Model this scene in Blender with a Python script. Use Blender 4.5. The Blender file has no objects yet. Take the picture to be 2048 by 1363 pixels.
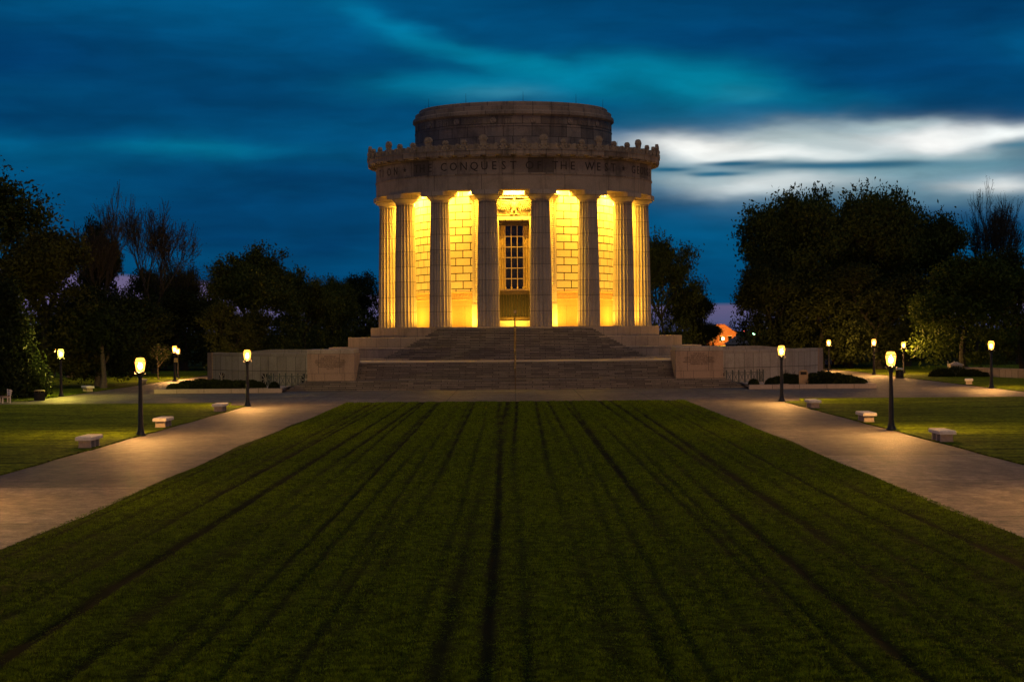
import bpy, math, random
import numpy as np
from mathutils import Matrix, Vector
random.seed(7)
R = math.radians
PI = math.pi
sc = bpy.context.scene
COL = sc.collection
F = 4080.0          # focal length in photo pixels, used only to turn surveyed bearings into metres
CX = 1030.0
HC = 4.63           # eye height
DC = 200.0          # distance to the rotunda's axis

def bear(px, d):
    "lateral position of something seen at bearing px and distance d"
    return (px - CX) / F * d

# ------------------------------------------------------------------ materials
def new_mat(name):
    m = bpy.data.materials.new(name); m.use_nodes = True
    nt = m.node_tree
    b = nt.nodes['Principled BSDF']
    return m, nt, b

def N(nt, typ, **kw):
    n = nt.nodes.new(typ)
    for k, v in kw.items():
        if k.startswith('i_'):
            n.inputs[int(k[2:])].default_value = v
        else:
            setattr(n, k, v)
    return n

def mixc(nt, fac, a, b, mode='MIX'):
    n = nt.nodes.new('ShaderNodeMix'); n.data_type = 'RGBA'; n.blend_type = mode
    for sock, val in ((n.inputs[0], fac), (n.inputs[6], a), (n.inputs[7], b)):
        if hasattr(val, 'links') or isinstance(val, bpy.types.NodeSocket):
            nt.links.new(val, sock)
        elif isinstance(val, (int, float)):
            sock.default_value = val
        else:
            sock.default_value = (*val, 1) if len(val) == 3 else val
    return n.outputs[2]

def noise(nt, vec, scale, detail=4, rough=.55):
    n = nt.nodes.new('ShaderNodeTexNoise')
    n.inputs['Scale'].default_value = scale; n.inputs['Detail'].default_value = detail
    n.inputs['Roughness'].default_value = rough
    if vec is not None: nt.links.new(vec, n.inputs['Vector'])
    return n.outputs['Fac']

def ramp(nt, fac, a, b, ca=(0, 0, 0), cb=(1, 1, 1)):
    n = nt.nodes.new('ShaderNodeValToRGB')
    n.color_ramp.elements[0].position = a; n.color_ramp.elements[1].position = b
    n.color_ramp.elements[0].color = (*ca, 1); n.color_ramp.elements[1].color = (*cb, 1)
    nt.links.new(fac, n.inputs[0])
    return n.outputs[0]

def mapping(nt, vec, scale=(1, 1, 1), rot=(0, 0, 0)):
    n = nt.nodes.new('ShaderNodeMapping'); n.inputs['Scale'].default_value = scale
    n.inputs['Rotation'].default_value = rot
    nt.links.new(vec, n.inputs['Vector'])
    return n.outputs[0]

def stone(name, c1, c2, bw=1.5, bh=.9, mortar=.02, joint=.35, stain=.35, rough=.8, offset=.5, stainc=(.05, .045, .04), bump=.25, freq=2):
    m, nt, b = new_mat(name)
    tc = nt.nodes.new('ShaderNodeTexCoord')
    uv = tc.outputs['UV']; ob = tc.outputs['Object']
    br = N(nt, 'ShaderNodeTexBrick', offset=offset, offset_frequency=freq)
    br.inputs['Scale'].default_value = 1; br.inputs['Brick Width'].default_value = bw
    br.inputs['Row Height'].default_value = bh; br.inputs['Mortar Size'].default_value = mortar
    br.inputs['Mortar Smooth'].default_value = .1; br.inputs['Bias'].default_value = -.1
    br.inputs['Color1'].default_value = (*c1, 1); br.inputs['Color2'].default_value = (*c2, 1)
    dk = [joint * (x + y) / 2 for x, y in zip(c1, c2)]
    br.inputs['Mortar'].default_value = (*dk, 1)
    nt.links.new(uv, br.inputs['Vector'])
    n1 = noise(nt, ob, .45, 6, .65)
    st = ramp(nt, n1, .5, .72)
    col = mixc(nt, st, br.outputs['Color'], stainc)
    stv = noise(nt, mapping(nt, ob, (1.6, 1.6, .22)), 1.0, 5, .6)
    drip = ramp(nt, stv, .52, .75)
    mul = nt.nodes.new('ShaderNodeMath'); mul.operation = 'MULTIPLY'; mul.inputs[1].default_value = stain
    nt.links.new(st, mul.inputs[0])
    col = mixc(nt, mul.outputs[0], br.outputs['Color'], stainc)
    mul2 = nt.nodes.new('ShaderNodeMath'); mul2.operation = 'MULTIPLY'; mul2.inputs[1].default_value = stain
    nt.links.new(drip, mul2.inputs[0])
    col = mixc(nt, mul2.outputs[0], col, stainc)
    grain = ramp(nt, noise(nt, ob, 9, 3, .8), .3, .7, (.8, .8, .8), (1.16, 1.14, 1.12))
    col = mixc(nt, 1.0, col, grain, 'MULTIPLY')
    nt.links.new(col, b.inputs['Base Color'])
    b.inputs['Roughness'].default_value = rough
    bp = nt.nodes.new('ShaderNodeBump'); bp.inputs['Strength'].default_value = bump; bp.inputs['Distance'].default_value = .04
    inv = nt.nodes.new('ShaderNodeMath'); inv.operation = 'SUBTRACT'; inv.inputs[0].default_value = 1
    nt.links.new(br.outputs['Fac'], inv.inputs[1])
    add = nt.nodes.new('ShaderNodeMath'); add.operation = 'MULTIPLY_ADD'
    nt.links.new(noise(nt, ob, 6, 4, .7), add.inputs[0]); add.inputs[1].default_value = .4
    nt.links.new(inv.outputs[0], add.inputs[2])
    nt.links.new(add.outputs[0], bp.inputs['Height'])
    nt.links.new(bp.outputs[0], b.inputs['Normal'])
    return m

def plain(name, c, rough=.6, metal=0.0, var=.25, scale=4, bump=.1):
    m, nt, b = new_mat(name)
    tc = nt.nodes.new('ShaderNodeTexCoord')
    f = noise(nt, tc.outputs['Object'], scale, 5, .65)
    lo = tuple(x * (1 - var) for x in c); hi = tuple(x * (1 + var) for x in c)
    nt.links.new(ramp(nt, f, .3, .7, lo, hi), b.inputs['Base Color'])
    b.inputs['Roughness'].default_value = rough; b.inputs['Metallic'].default_value = metal
    if bump:
        bp = nt.nodes.new('ShaderNodeBump'); bp.inputs['Strength'].default_value = bump
        bp.inputs['Distance'].default_value = .02
        nt.links.new(f, bp.inputs['Height']); nt.links.new(bp.outputs[0], b.inputs['Normal'])
    return m

def glow(name, c, s):
    m, nt, b = new_mat(name)
    b.inputs['Base Color'].default_value = (*c, 1)
    b.inputs['Emission Color'].default_value = (*c, 1)
    b.inputs['Emission Strength'].default_value = s
    return m

M = {}
GR1, GR2 = (.36, .29, .225), (.30, .24, .19)
M['granite'] = stone('granite', GR1, GR2, 1.9, 1.0, .02, .35, .45)
M['tier'] = stone('tier_granite', (.34, .285, .235), (.29, .24, .20), 1.75, 3.0, .02, .3, .4)
M['architrave'] = stone('architrave_granite', GR1, (.31, .26, .215), 4.8, 12, .025, .3, .5, stainc=(.09, .075, .06))
M['relief'] = stone('relief_limestone', (.27, .225, .16), (.25, .21, .15), 30, 30, .01, .9, .15, stainc=(.25, .2, .13))
M['frieze'] = stone('frieze_granite', GR1, (.26, .21, .165), 2.65, 1.46, .02, .3, .8, stainc=(.06, .05, .04))
M['frieze_dark'] = stone('frieze_weathered', (.16, .13, .10), (.10, .08, .065), 2.65, 1.46, .02, .3, .5)
M['cornice'] = stone('cornice_granite', (.35, .285, .22), (.20, .16, .13), 1.5, 6, .03, .25, .8)
M['drum'] = stone('drum_granite', (.32, .245, .185), (.16, .125, .10), 1.75, 1.2, .03, .3, .7, stainc=(.04, .033, .028))
M['drum_cap'] = stone('drum_cap_granite', (.32, .25, .195), (.22, .175, .14), 1.85, 8, .03, .35, .5)
M['carving'] = stone('carved_granite', (.33, .27, .20), (.26, .21, .16), 3.1, 9, .01, .8, .45)
M['column'] = stone('column_granite', (.38, .325, .275), (.31, .265, .225), 50, 1.43, .022, .32, .3, offset=0)
M['cella'] = stone('cella_limestone', (.60, .52, .38), (.50, .42, .30), 1.62, .72, .05, .02, .0, stainc=(.4, .33, .22), bump=.5)
M['surround'] = stone('surround_limestone', (.56, .48, .36), (.52, .45, .34), 30, 2.4, .02, .6, .05, stainc=(.4, .33, .22))
M['dado'] = stone('dado_marble', (.46, .30, .13), (.44, .28, .12), 3.4, 7, .02, .6, .12, stainc=(.33, .2, .08))
M['step'] = stone('step_granite', (.25, .215, .185), (.10, .088, .08), 1.35, .15, .024, .25, .6, stainc=(.07, .06, .05), offset=.37)
M['wing'] = stone('wing_granite', (.46, .41, .345), (.33, .285, .235), 1.12, 1.35, .025, .25, .45, offset=0, stainc=(.12, .10, .08))
M['coping'] = stone('coping_granite', (.40, .35, .29), (.33, .28, .23), 1.6, 5, .02, .4, .3)
M['pier'] = stone('pier_granite', (.38, .275, .205), (.35, .255, .19), 6, 6, .01, .5, .5, stainc=(.13, .09, .065))
M['pier_joint'] = plain('pier_joint', (.09, .075, .06))
M['letter'] = plain('incised_letter', (.055, .045, .035), .9)
M['kerb'] = stone('kerb_granite', (.42, .35, .30), (.36, .29, .25), 2.1, 4, .02, .35, .25)
M['dark'] = plain('dark_void', (.012, .011, .010), .9)
M['bronze'] = plain('bronze', (.09, .065, .03), .35, .7, .35, 6)
M['bronze_bright'] = plain('bronze_bright', (.48, .36, .18), .35, .5, .2, 6)
M['iron'] = plain('black_iron', (.018, .018, .020), .45, .3, .3, 8)
M['railiron'] = plain('verdigris_iron', (.06, .075, .075), .55, .3, .3, 8)
M['bench'] = plain('bench_stone', (.72, .67, .61), .75, 0, .15, 7, .3)
M['benchleg'] = plain('bench_leg_stone', (.50, .42, .36), .8, 0, .2, 7, .3)
M['bark'] = plain('bark', (.020, .021, .018), .9, 0, .4, 5, .6)
M['palebark'] = plain('pale_bark', (.16, .13, .10), .9, 0, .3, 5, .5)
M['marker'] = plain('marker_stone', (.34, .24, .14), .8, 0, .2, 5, .3)
M['soil'] = plain('mulch', (.05, .035, .025), .95, 0, .5, 14, .8)
M['wood'] = plain('bench_wood', (.26, .15, .08), .6, 0, .3, 6, .2)
def lamp_glass(name, c, s):
    "thin frosted glass: glows itself and lets the bulb's light through"
    m, nt, b = new_mat(name)
    nt.nodes.remove(b)
    e = nt.nodes.new('ShaderNodeEmission'); e.inputs[0].default_value = (*c, 1); e.inputs[1].default_value = s
    t = nt.nodes.new('ShaderNodeBsdfTransparent'); t.inputs[0].default_value = (.97, .95, .9, 1)
    a = nt.nodes.new('ShaderNodeAddShader'); nt.links.new(e.outputs[0], a.inputs[0]); nt.links.new(t.outputs[0], a.inputs[1])
    nt.links.new(a.outputs[0], nt.nodes['Material Output'].inputs['Surface'])
    return m
M['lamp'] = lamp_glass('lamp_glass', (1.0, .44, .055), 1.9)
M['lamp_green'] = lamp_glass('lamp_glass_yellow', (1.0, .85, .10), 2.0)
M['bulb'] = glow('lamp_bulb', (1.0, .82, .5), 14)
M['brick'] = stone('house_brick', (.42, .19, .09), (.36, .15, .07), .5, .2, .02, .6, .1)
M['slate'] = plain('slate_roof', (.07, .08, .10), .7, 0, .2, 2)
M['tile'] = plain('tile_roof', (.20, .08, .05), .8, 0, .2, 2)
M['white'] = plain('white_paint', (.75, .75, .73), .5, 0, .08, 3)
M['carpaint'] = plain('car_paint', (.06, .012, .012), .3, .2, .1, 3, 0)
M['carglass'] = plain('car_glass', (.02, .022, .025), .1, 0, .1, 3, 0)
M['rubber'] = plain('rubber', (.02, .02, .02), .9)
M['tail'] = plain('tail_lens', (.35, .02, .01), .3)

def glass_dark():
    m, nt, b = new_mat('dark_glass')
    b.inputs['Base Color'].default_value = (.008, .008, .009, 1)
    b.inputs['Roughness'].default_value = .12
    return m
M['glass'] = glass_dark()

def concrete(name, base, bw, bh, rot=0.0, seed=0.0):
    m, nt, b = new_mat(name)
    geo = nt.nodes.new('ShaderNodeNewGeometry')
    p = geo.outputs['Position']
    br = N(nt, 'ShaderNodeTexBrick', offset=0.0)
    br.inputs['Scale'].default_value = 1; br.inputs['Brick Width'].default_value = bw
    br.inputs['Row Height'].default_value = bh; br.inputs['Mortar Size'].default_value = .05
    br.inputs['Color1'].default_value = (*base, 1)
    br.inputs['Color2'].default_value = (*[x * .86 for x in base], 1)
    br.inputs['Mortar'].default_value = (*[x * .35 for x in base], 1)
    nt.links.new(mapping(nt, p, (1, 1, 1), (0, 0, rot)), br.inputs['Vector'])
    big = ramp(nt, noise(nt, p, .22, 6, .62), .33, .68, (.62, .60, .58), (1.18, 1.16, 1.12))
    col = mixc(nt, 1.0, br.outputs['Color'], big, 'MULTIPLY')
    agg = N(nt, 'ShaderNodeTexVoronoi'); agg.inputs['Scale'].default_value = 28
    nt.links.new(p, agg.inputs['Vector'])
    spk = ramp(nt, agg.outputs['Distance'], .05, .75, (1.28, 1.25, 1.2), (.62, .62, .62))
    col = mixc(nt, 1.0, col, spk, 'MULTIPLY')
    mid = ramp(nt, noise(nt, p, 1.5, 9, .88), .40, .62, (.48, .48, .48), (1.55, 1.5, 1.44))
    col = mixc(nt, 1.0, col, mid, 'MULTIPLY')
    pat = ramp(nt, noise(nt, mapping(nt, p, (1.6, .5, 1)), 1.0, 7, .8), .38, .64, (.55, .55, .56), (1.4, 1.38, 1.34))
    col = mixc(nt, 1.0, col, pat, 'MULTIPLY')
    spot = ramp(nt, noise(nt, p, 1.7, 3, .5), .68, .73)
    col = mixc(nt, spot, col, tuple(x * .35 for x in base))
    nt.links.new(col, b.inputs['Base Color']); b.inputs['Roughness'].default_value = .62
    bp = nt.nodes.new('ShaderNodeBump'); bp.inputs['Strength'].default_value = 1.0; bp.inputs['Distance'].default_value = .07
    nt.links.new(noise(nt, p, 2.2, 9, .9), bp.inputs['Height'])
    nt.links.new(bp.outputs[0], b.inputs['Normal'])
    return m
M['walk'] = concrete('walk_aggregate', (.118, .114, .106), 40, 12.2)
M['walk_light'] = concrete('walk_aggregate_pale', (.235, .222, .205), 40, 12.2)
M['plaza'] = concrete('plaza_aggregate', (.17, .162, .15), 4.6, 4.6)

def grass_mat(name, dark, light, stripe_axis=None):
    m, nt, b = new_mat(name)
    geo = nt.nodes.new('ShaderNodeNewGeometry'); p = geo.outputs['Position']
    at = N(nt, 'ShaderNodeAttribute'); at.attribute_name = 'rut'
    f1 = noise(nt, p, 5.0, 8, .85)
    col = ramp(nt, f1, .40, .64, dark, light)
    f0 = ramp(nt, noise(nt, p, 1.3, 5, .7), .34, .66, (.55, .58, .6), (1.35, 1.3, 1.2))
    col = mixc(nt, 1.0, col, f0, 'MULTIPLY')
    f2 = ramp(nt, noise(nt, p, .35, 5, .6), .3, .7, (.66, .68, .7), (1.25, 1.2, 1.1))
    col = mixc(nt, 1.0, col, f2, 'MULTIPLY')
    if stripe_axis:
        sv = noise(nt, mapping(nt, p, stripe_axis), 1.0, 4, .6)
        col = mixc(nt, 1.0, col, ramp(nt, sv, .36, .60, (.42, .45, .5), (1.12, 1.1, 1.05)), 'MULTIPLY')
    f3 = ramp(nt, noise(nt, p, 30, 3, .8), .3, .7, (.55, .55, .55), (1.4, 1.4, 1.3))
    col = mixc(nt, 1.0, col, f3, 'MULTIPLY')
    col = mixc(nt, at.outputs['Fac'], col, (.012, .015, .004))
    nt.links.new(col, b.inputs['Base Color']); b.inputs['Roughness'].default_value = .9
    b.inputs['Specular IOR Level'].default_value = .03
    bp = nt.nodes.new('ShaderNodeBump'); bp.inputs['Strength'].default_value = 1.0; bp.inputs['Distance'].default_value = .06
    nt.links.new(noise(nt, p, 16, 6, .85), bp.inputs['Height']); nt.links.new(bp.outputs[0], b.inputs['Normal'])
    return m
GD, GL = (.012, .019, .002), (.135, .215, .008)
M['lawn'] = grass_mat('lawn_grass', GD, GL)
M['lawn_side'] = grass_mat('side_lawn_grass', GD, (.28, .43, .014), (.12, 1.1, 1))
M['ground'] = grass_mat('rough_grass', (.018, .03, .005), (.04, .06, .01))

def leafmat(name, a, bcol, tr=.2, sc_=.9, lo=.32, hi=.68):
    m, nt, b = new_mat(name)
    tc = nt.nodes.new('ShaderNodeTexCoord'); oi = nt.nodes.new('ShaderNodeObjectInfo')
    f = noise(nt, tc.outputs['Object'], sc_, 7, .85)
    col = ramp(nt, f, lo, hi, a, bcol)
    v = ramp(nt, oi.outputs['Random'], 0, 1, (.8, .85, .9), (1.15, 1.1, 1.0))
    col = mixc(nt, 1.0, col, v, 'MULTIPLY')
    nt.links.new(col, b.inputs['Base Color']); b.inputs['Roughness'].default_value = .7
    b.inputs['Specular IOR Level'].default_value = .08
    t = nt.nodes.new('ShaderNodeBsdfTranslucent'); nt.links.new(col, t.inputs['Color'])
    mx = nt.nodes.new('ShaderNodeMixShader'); mx.inputs[0].default_value = tr
    nt.links.new(b.outputs[0], mx.inputs[1]); nt.links.new(t.outputs[0], mx.inputs[2])
    nt.links.new(mx.outputs[0], nt.nodes['Material Output'].inputs['Surface'])
    return m
M['leaf'] = leafmat('leaf_green', (.020, .036, .010), (.075, .105, .022), .3)
M['leaf_olive'] = leafmat('leaf_olive', (.030, .032, .007), (.10, .095, .016))
M['leaf_bright'] = leafmat('leaf_bright', (.014, .028, .006), (.05, .08, .012))
M['leaf_dark'] = leafmat('leaf_dark', (.009, .015, .006), (.036, .052, .014))
M['bud'] = leafmat('bud_brown', (.012, .012, .008), (.028, .028, .018))
M['blade'] = leafmat('grass_blade', (.018, .030, .003), (.23, .36, .013), .4, 4.0, .42, .62)

# ------------------------------------------------------------------ mesh helpers
class MB:
    def __init__(s):
        s.v = []; s.f = []; s.uv = []; s.mi = []
    def face(s, pts, uvs=None, mi=0):
        i = len(s.v); s.v.extend([tuple(p) for p in pts]); s.f.append(tuple(range(i, i + len(pts))))
        s.uv.append(uvs if uvs else [(p[0] + p[1], p[2]) for p in pts]); s.mi.append(mi)
    def hexa(s, P, mi=0):
        "P: 8 corners, bottom 4 ccw then top 4"
        for q in ((0, 1, 5, 4), (1, 2, 6, 5), (2, 3, 7, 6), (3, 0, 4, 7), (4, 5, 6, 7), (3, 2, 1, 0)):
            pts = [P[k] for k in q]
            n = (Vector(pts[1]) - Vector(pts[0])).cross(Vector(pts[2]) - Vector(pts[0]))
            if abs(n.z) > .7 * n.length: uvs = [(p[0], p[1]) for p in pts]
            elif abs(n.x) > abs(n.y): uvs = [(p[1], p[2]) for p in pts]
            else: uvs = [(p[0], p[2]) for p in pts]
            s.face(pts, uvs, mi)
    def box(s, x0, x1, y0, y1, z0, z1, mi=0, M4=None):
        P = [(x0, y0, z0), (x1, y0, z0), (x1, y1, z0), (x0, y1, z0), (x0, y0, z1), (x1, y0, z1), (x1, y1, z1), (x0, y1, z1)]
        if M4 is not None: P = [tuple(M4 @ Vector(p)) for p in P]
        s.hexa(P, mi)
    def bevbox(s, x0, x1, y0, y1, z0, z1, b, mi=0, M4=None):
        "box with chamfered top and upper edges"
        s.box(x0, x1, y0, y1, z0, z1 - b, mi, M4)
        P = [(x0, y0, z1 - b), (x1, y0, z1 - b), (x1, y1, z1 - b), (x0, y1, z1 - b), (x0 + b, y0 + b, z1), (x1 - b, y0 + b, z1), (x1 - b, y1 - b, z1), (x0 + b, y1 - b, z1)]
        if M4 is not None: P = [tuple(M4 @ Vector(p)) for p in P]
        s.hexa(P, mi)
    def lathe(s, prof, n=64, a0=0.0, a1=2 * PI, mi=0, c=(0, 0), caps=False, mifn=None):
        closed = abs(a1 - a0 - 2 * PI) < 1e-6
        for j in range(n):
            A = a0 + (a1 - a0) * j / n; B = a0 + (a1 - a0) * (j + 1) / n
            for k in range(len(prof) - 1):
                (r1, z1), (r2, z2) = prof[k], prof[k + 1]
                rr = max(r1, r2)
                def P(r, a, z): return (c[0] + r * math.sin(a), c[1] - r * math.cos(a), z)
                if abs(z2 - z1) > 1e-5: va, vb = z1, z2
                else: va, vb = z1 + .0, z2 + abs(r2 - r1)
                pts = [P(r1, A, z1), P(r1, B, z1), P(r2, B, z2), P(r2, A, z2)]
                uvs = [(A * rr, va), (B * rr, va), (B * rr, vb), (A * rr, vb)]
                if r1 < 1e-6: pts = [pts[0], pts[2], pts[3]]; uvs = [uvs[0], uvs[2], uvs[3]]
                elif r2 < 1e-6: pts = pts[:3]; uvs = uvs[:3]
                s.face(pts, uvs, mifn(A, B, k) if mifn else mi)
        if caps and not closed:
            for a in (a0, a1):
                s.face([(c[0] + r * math.sin(a), c[1] - r * math.cos(a), z) for r, z in prof], [(r, z) for r, z in prof], mi)
    def tube(s, p, q, r1, r2=None, n=6, mi=0):
        r2 = r1 if r2 is None else r2
        p = Vector(p); q = Vector(q); d = (q - p)
        L = d.length
        if L < 1e-6: return
        d.normalize(); a = d.orthogonal().normalized(); b = d.cross(a)
        for j in range(n):
            t1 = 2 * PI * j / n; t2 = 2 * PI * (j + 1) / n
            e1 = a * math.cos(t1) + b * math.sin(t1); e2 = a * math.cos(t2) + b * math.sin(t2)
            s.face([p + e1 * r1, p + e2 * r1, q + e2 * r2, q + e1 * r2], [(t1 * r1, 0), (t2 * r1, 0), (t2 * r1, L), (t1 * r1, L)], mi)
        s.face([q + (a * math.cos(2 * PI * j / n) + b * math.sin(2 * PI * j / n)) * r2 for j in range(n)], None, mi)
        s.face([p + (a * math.cos(-2 * PI * j / n) + b * math.sin(-2 * PI * j / n)) * r1 for j in range(n)], None, mi)
    def extrude(s, outline, y0, y1, M4=None, mi=0):
        "outline: (x,z) points; extruded along y"
        f = [(x, y0, z) for x, z in outline]; g = [(x, y1, z) for x, z in outline]
        if M4 is not None: f = [tuple(M4 @ Vector(p)) for p in f]; g = [tuple(M4 @ Vector(p)) for p in g]
        s.face(f, list(outline), mi); s.face(g[::-1], list(outline)[::-1], mi)
        k = len(f)
        for i in range(k):
            j = (i + 1) % k
            s.face([f[i], f[j], g[j], g[i]], None, mi)
    def ball(s, c, rx, ry, rz, nu=10, nv=6, mi=0, M4=None):
        for i in range(nu):
            for j in range(nv):
                pts = []
                for (a, b) in ((i, j), (i + 1, j), (i + 1, j + 1), (i, j + 1)):
                    u = 2 * PI * a / nu; w = PI * b / nv
                    p = Vector((c[0] + rx * math.sin(w) * math.cos(u), c[1] + ry * math.sin(w) * math.sin(u), c[2] + rz * math.cos(w)))
                    if M4 is not None: p = M4 @ p
                    pts.append(tuple(p))
                s.face(pts, None, mi)
    def build(s, name, mats, parent=None, loc=(0, 0, 0), rz=0, smooth=False):
        me = bpy.data.meshes.new(name)
        me.from_pydata(s.v, [], s.f)
        if not isinstance(mats, (list, tuple)): mats = [mats]
        for m in mats: me.materials.append(m)
        uvl = me.uv_layers.new(name='UVMap')
        flat = [c for f in s.uv for p in f for c in p[:2]]
        uvl.data.foreach_set('uv', flat)
        me.polygons.foreach_set('material_index', s.mi)
        if smooth:
            import bmesh
            bm = bmesh.new(); bm.from_mesh(me); bmesh.ops.remove_doubles(bm, verts=bm.verts, dist=1e-4); bm.to_mesh(me); bm.free()
            me.polygons.foreach_set('use_smooth', [True] * len(me.polygons))
        me.update()
        return link(name, me, parent, loc, rz)

def link(name, me, parent=None, loc=(0, 0, 0), rz=0):
    o = bpy.data.objects.new(name, me); COL.objects.link(o)
    o.location = loc; o.rotation_euler = (0, 0, rz)
    if parent: o.parent = parent
    return o
def empty(name, loc=(0, 0, 0), rz=0): return link(name, None, None, loc, rz)
def tag(o, label, cat, group=None, kind=None):
    o['label'] = label; o['category'] = cat
    if group: o['group'] = group
    if kind: o['kind'] = kind
    return o
def struct(o): o['kind'] = 'structure'; return o
def dup(root, loc, rz, label, group, scale=None):
    r = root.copy(); COL.objects.link(r); r.location = loc; r.rotation_euler = (0, 0, rz)
    r['label'] = label
    if group: r['group'] = group
    if scale: r.scale = scale
    for ch in list(root.children):
        c = ch.copy(); COL.objects.link(c); c.parent = r
        for g in list(ch.children):
            d = g.copy(); COL.objects.link(d); d.parent = c
    return r

def text_mesh(txt, size, ext, align='CENTER'):
    cu = bpy.data.curves.new('t', 'FONT'); cu.body = txt; cu.size = size; cu.extrude = ext
    cu.align_x = align; cu.resolution_u = 2
    o = bpy.data.objects.new('t', cu); COL.objects.link(o)
    dg = bpy.context.evaluated_depsgraph_get()
    me = bpy.data.meshes.new_from_object(o.evaluated_get(dg))
    bpy.data.objects.remove(o); bpy.data.curves.remove(cu)
    vs = [v.co.copy() for v in me.vertices]; fs = [tuple(p.vertices) for p in me.polygons]
    bpy.data.meshes.remove(me)
    return vs, fs
def add_text(mb, txt, size, ext, M4, align='CENTER', stretch=1.0):
    vs, fs = text_mesh(txt, size, ext, align)
    base = len(mb.v)
    for v in vs: mb.v.append(tuple(M4 @ Vector((v.x * stretch, -v.z, v.y))))
    for f in fs:
        mb.f.append(tuple(base + i for i in f)); mb.uv.append([(0, 0)] * len(f)); mb.mi.append(0)

# ------------------------------------------------------------------ camera
cam_d = bpy.data.cameras.new('camera'); cam = bpy.data.objects.new('camera', cam_d); COL.objects.link(cam)
cam_d.sensor_width = 36; cam_d.lens = F / 2048 * 36; cam_d.clip_end = 8000; cam_d.clip_start = .3
Rm = Matrix.Rotation(6 / F, 4, 'Z') @ Matrix.Rotation(R(90) - 19.5 / F, 4, 'X') @ Matrix.Rotation(-R(.45), 4, 'Z')
cam.matrix_world = Matrix.Translation((0, 0, HC)) @ Rm
sc.camera = cam

# ------------------------------------------------------------------ ground, lawns, paths
def sheet(name, polys, z, mat, thick=0):
    mb = MB()
    for poly in polys:
        mb.face([(x, y, z) for x, y in poly], [(x, y) for x, y in poly])
        if thick:
            for i in range(len(poly)):
                a, b = poly[i], poly[(i + 1) % len(poly)]
                mb.face([(a[0], a[1], z - thick), (b[0], b[1], z - thick), (b[0], b[1], z), (a[0], a[1], z)])
    return mb.build(name, mat)
struct(sheet('ground', [[(-4000, -800), (4000, -800), (4000, 6000), (-4000, 6000)]], -.05, M['ground']))
rect = lambda x0, x1, y0, y1: [(x0, y0), (x1, y0), (x1, y1), (x0, y1)]
# side walks, in slabs
def walk(name, s):
    mb = MB(); cuts = [-60, 13, 26, 38, 50, 62, 74.7, 86.6, 104, 118, 135.2]
    for i in range(len(cuts) - 1):
        y0, y1 = cuts[i] + .03, cuts[i + 1] - .03
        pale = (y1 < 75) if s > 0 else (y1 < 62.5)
        xs = sorted((s * 10.9, s * 17.6))
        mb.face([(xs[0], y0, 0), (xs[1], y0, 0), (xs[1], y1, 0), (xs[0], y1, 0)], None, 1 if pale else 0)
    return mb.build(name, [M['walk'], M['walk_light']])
struct(walk('path', -1)); struct(walk('path', 1))
struct(sheet('plaza', [rect(-90, 100, 135.2, 142), rect(-34, 36.4, 142, 250), rect(-10.9, 10.9, 133, 135.2), rect(17.6, 19.5, 129.4, 135.2), rect(-19.5, -17.6, 129.4, 135.2)], .004, M['plaza']))

rng = np.random.default_rng(3)
RUTS = [(x + rng.uniform(-.3, .3), rng.uniform(.55, 1.1), rng.uniform(0, 6), rng.uniform(.09, .19)) for x in np.arange(-10.8, 10.9, .56)]
RUTS = [r for r in RUTS if abs(r[0]) > .35] + [(.05, 1.05, 1.0, .14)]
def rut_at(x, y):
    v = np.zeros_like(x)
    for (c, s, ph, w) in RUTS:
        cc = c + .12 * np.sin(y * .045 + ph) + .03 * np.sin(y * .11 + ph * 3) + .015 * np.sin(y * .9 + ph)
        vis = np.clip(.85 + .35 * np.sin(y * .05 + ph * 2), 0, 1)
        v += s * vis * np.exp(-((x - cc) / w) ** 2)
    return np.clip(v, 0, 1)
def central_lawn():
    xs = np.linspace(-11.1, 11.1, 240); ys = np.concatenate([np.arange(-20, 24, 4.0), np.arange(24, 134.01, .55)])
    X, Y = np.meshgrid(xs, ys)
    # rounded far corners and a slightly wavering edge
    wob = .12 * np.sin(Y * .09) + .06 * np.sin(Y * .31 + 1)
    edge = 11.1 + wob
    d = np.clip((Y - 131.5) / 2.2, 0, 1)
    edge = edge - 2.0 * d ** 2
    X = X / 11.1 * edge
    rut = rut_at(X, Y)
    Z = .05 - .03 * rut + .012 * np.sin(X * 3.1 + Y) * np.cos(Y * 1.7)
    me = bpy.data.meshes.new('lawn'); ny, nx = X.shape
    idx = np.arange(nx * ny).reshape(ny, nx)
    fs = np.stack([idx[:-1, :-1], idx[:-1, 1:], idx[1:, 1:], idx[1:, :-1]], -1).reshape(-1, 4)
    v = np.stack([X, Y, Z], -1).reshape(-1, 3)
    # skirt
    ring = np.concatenate([idx[0, :], idx[1:, -1], idx[-1, -2::-1], idx[-2:0:-1, 0]])
    sk = v[ring].copy(); sk[:, 2] = -.01
    base = len(v); v = np.vstack([v, sk]); k = len(ring)
    sf = np.array([[ring[i], ring[(i + 1) % k], base + (i + 1) % k, base + i] for i in range(k)])
    me.from_pydata(v.tolist(), [], np.vstack([fs, sf]).tolist())
    a = me.attributes.new('rut', 'FLOAT', 'POINT')
    a.data.foreach_set('value', np.concatenate([rut.ravel(), np.ones(k) * .3]).astype(np.float32))
    me.materials.append(M['lawn']); me.polygons.foreach_set('use_smooth', [True] * len(me.polygons))
    struct(link('lawn', me))
central_lawn()
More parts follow.
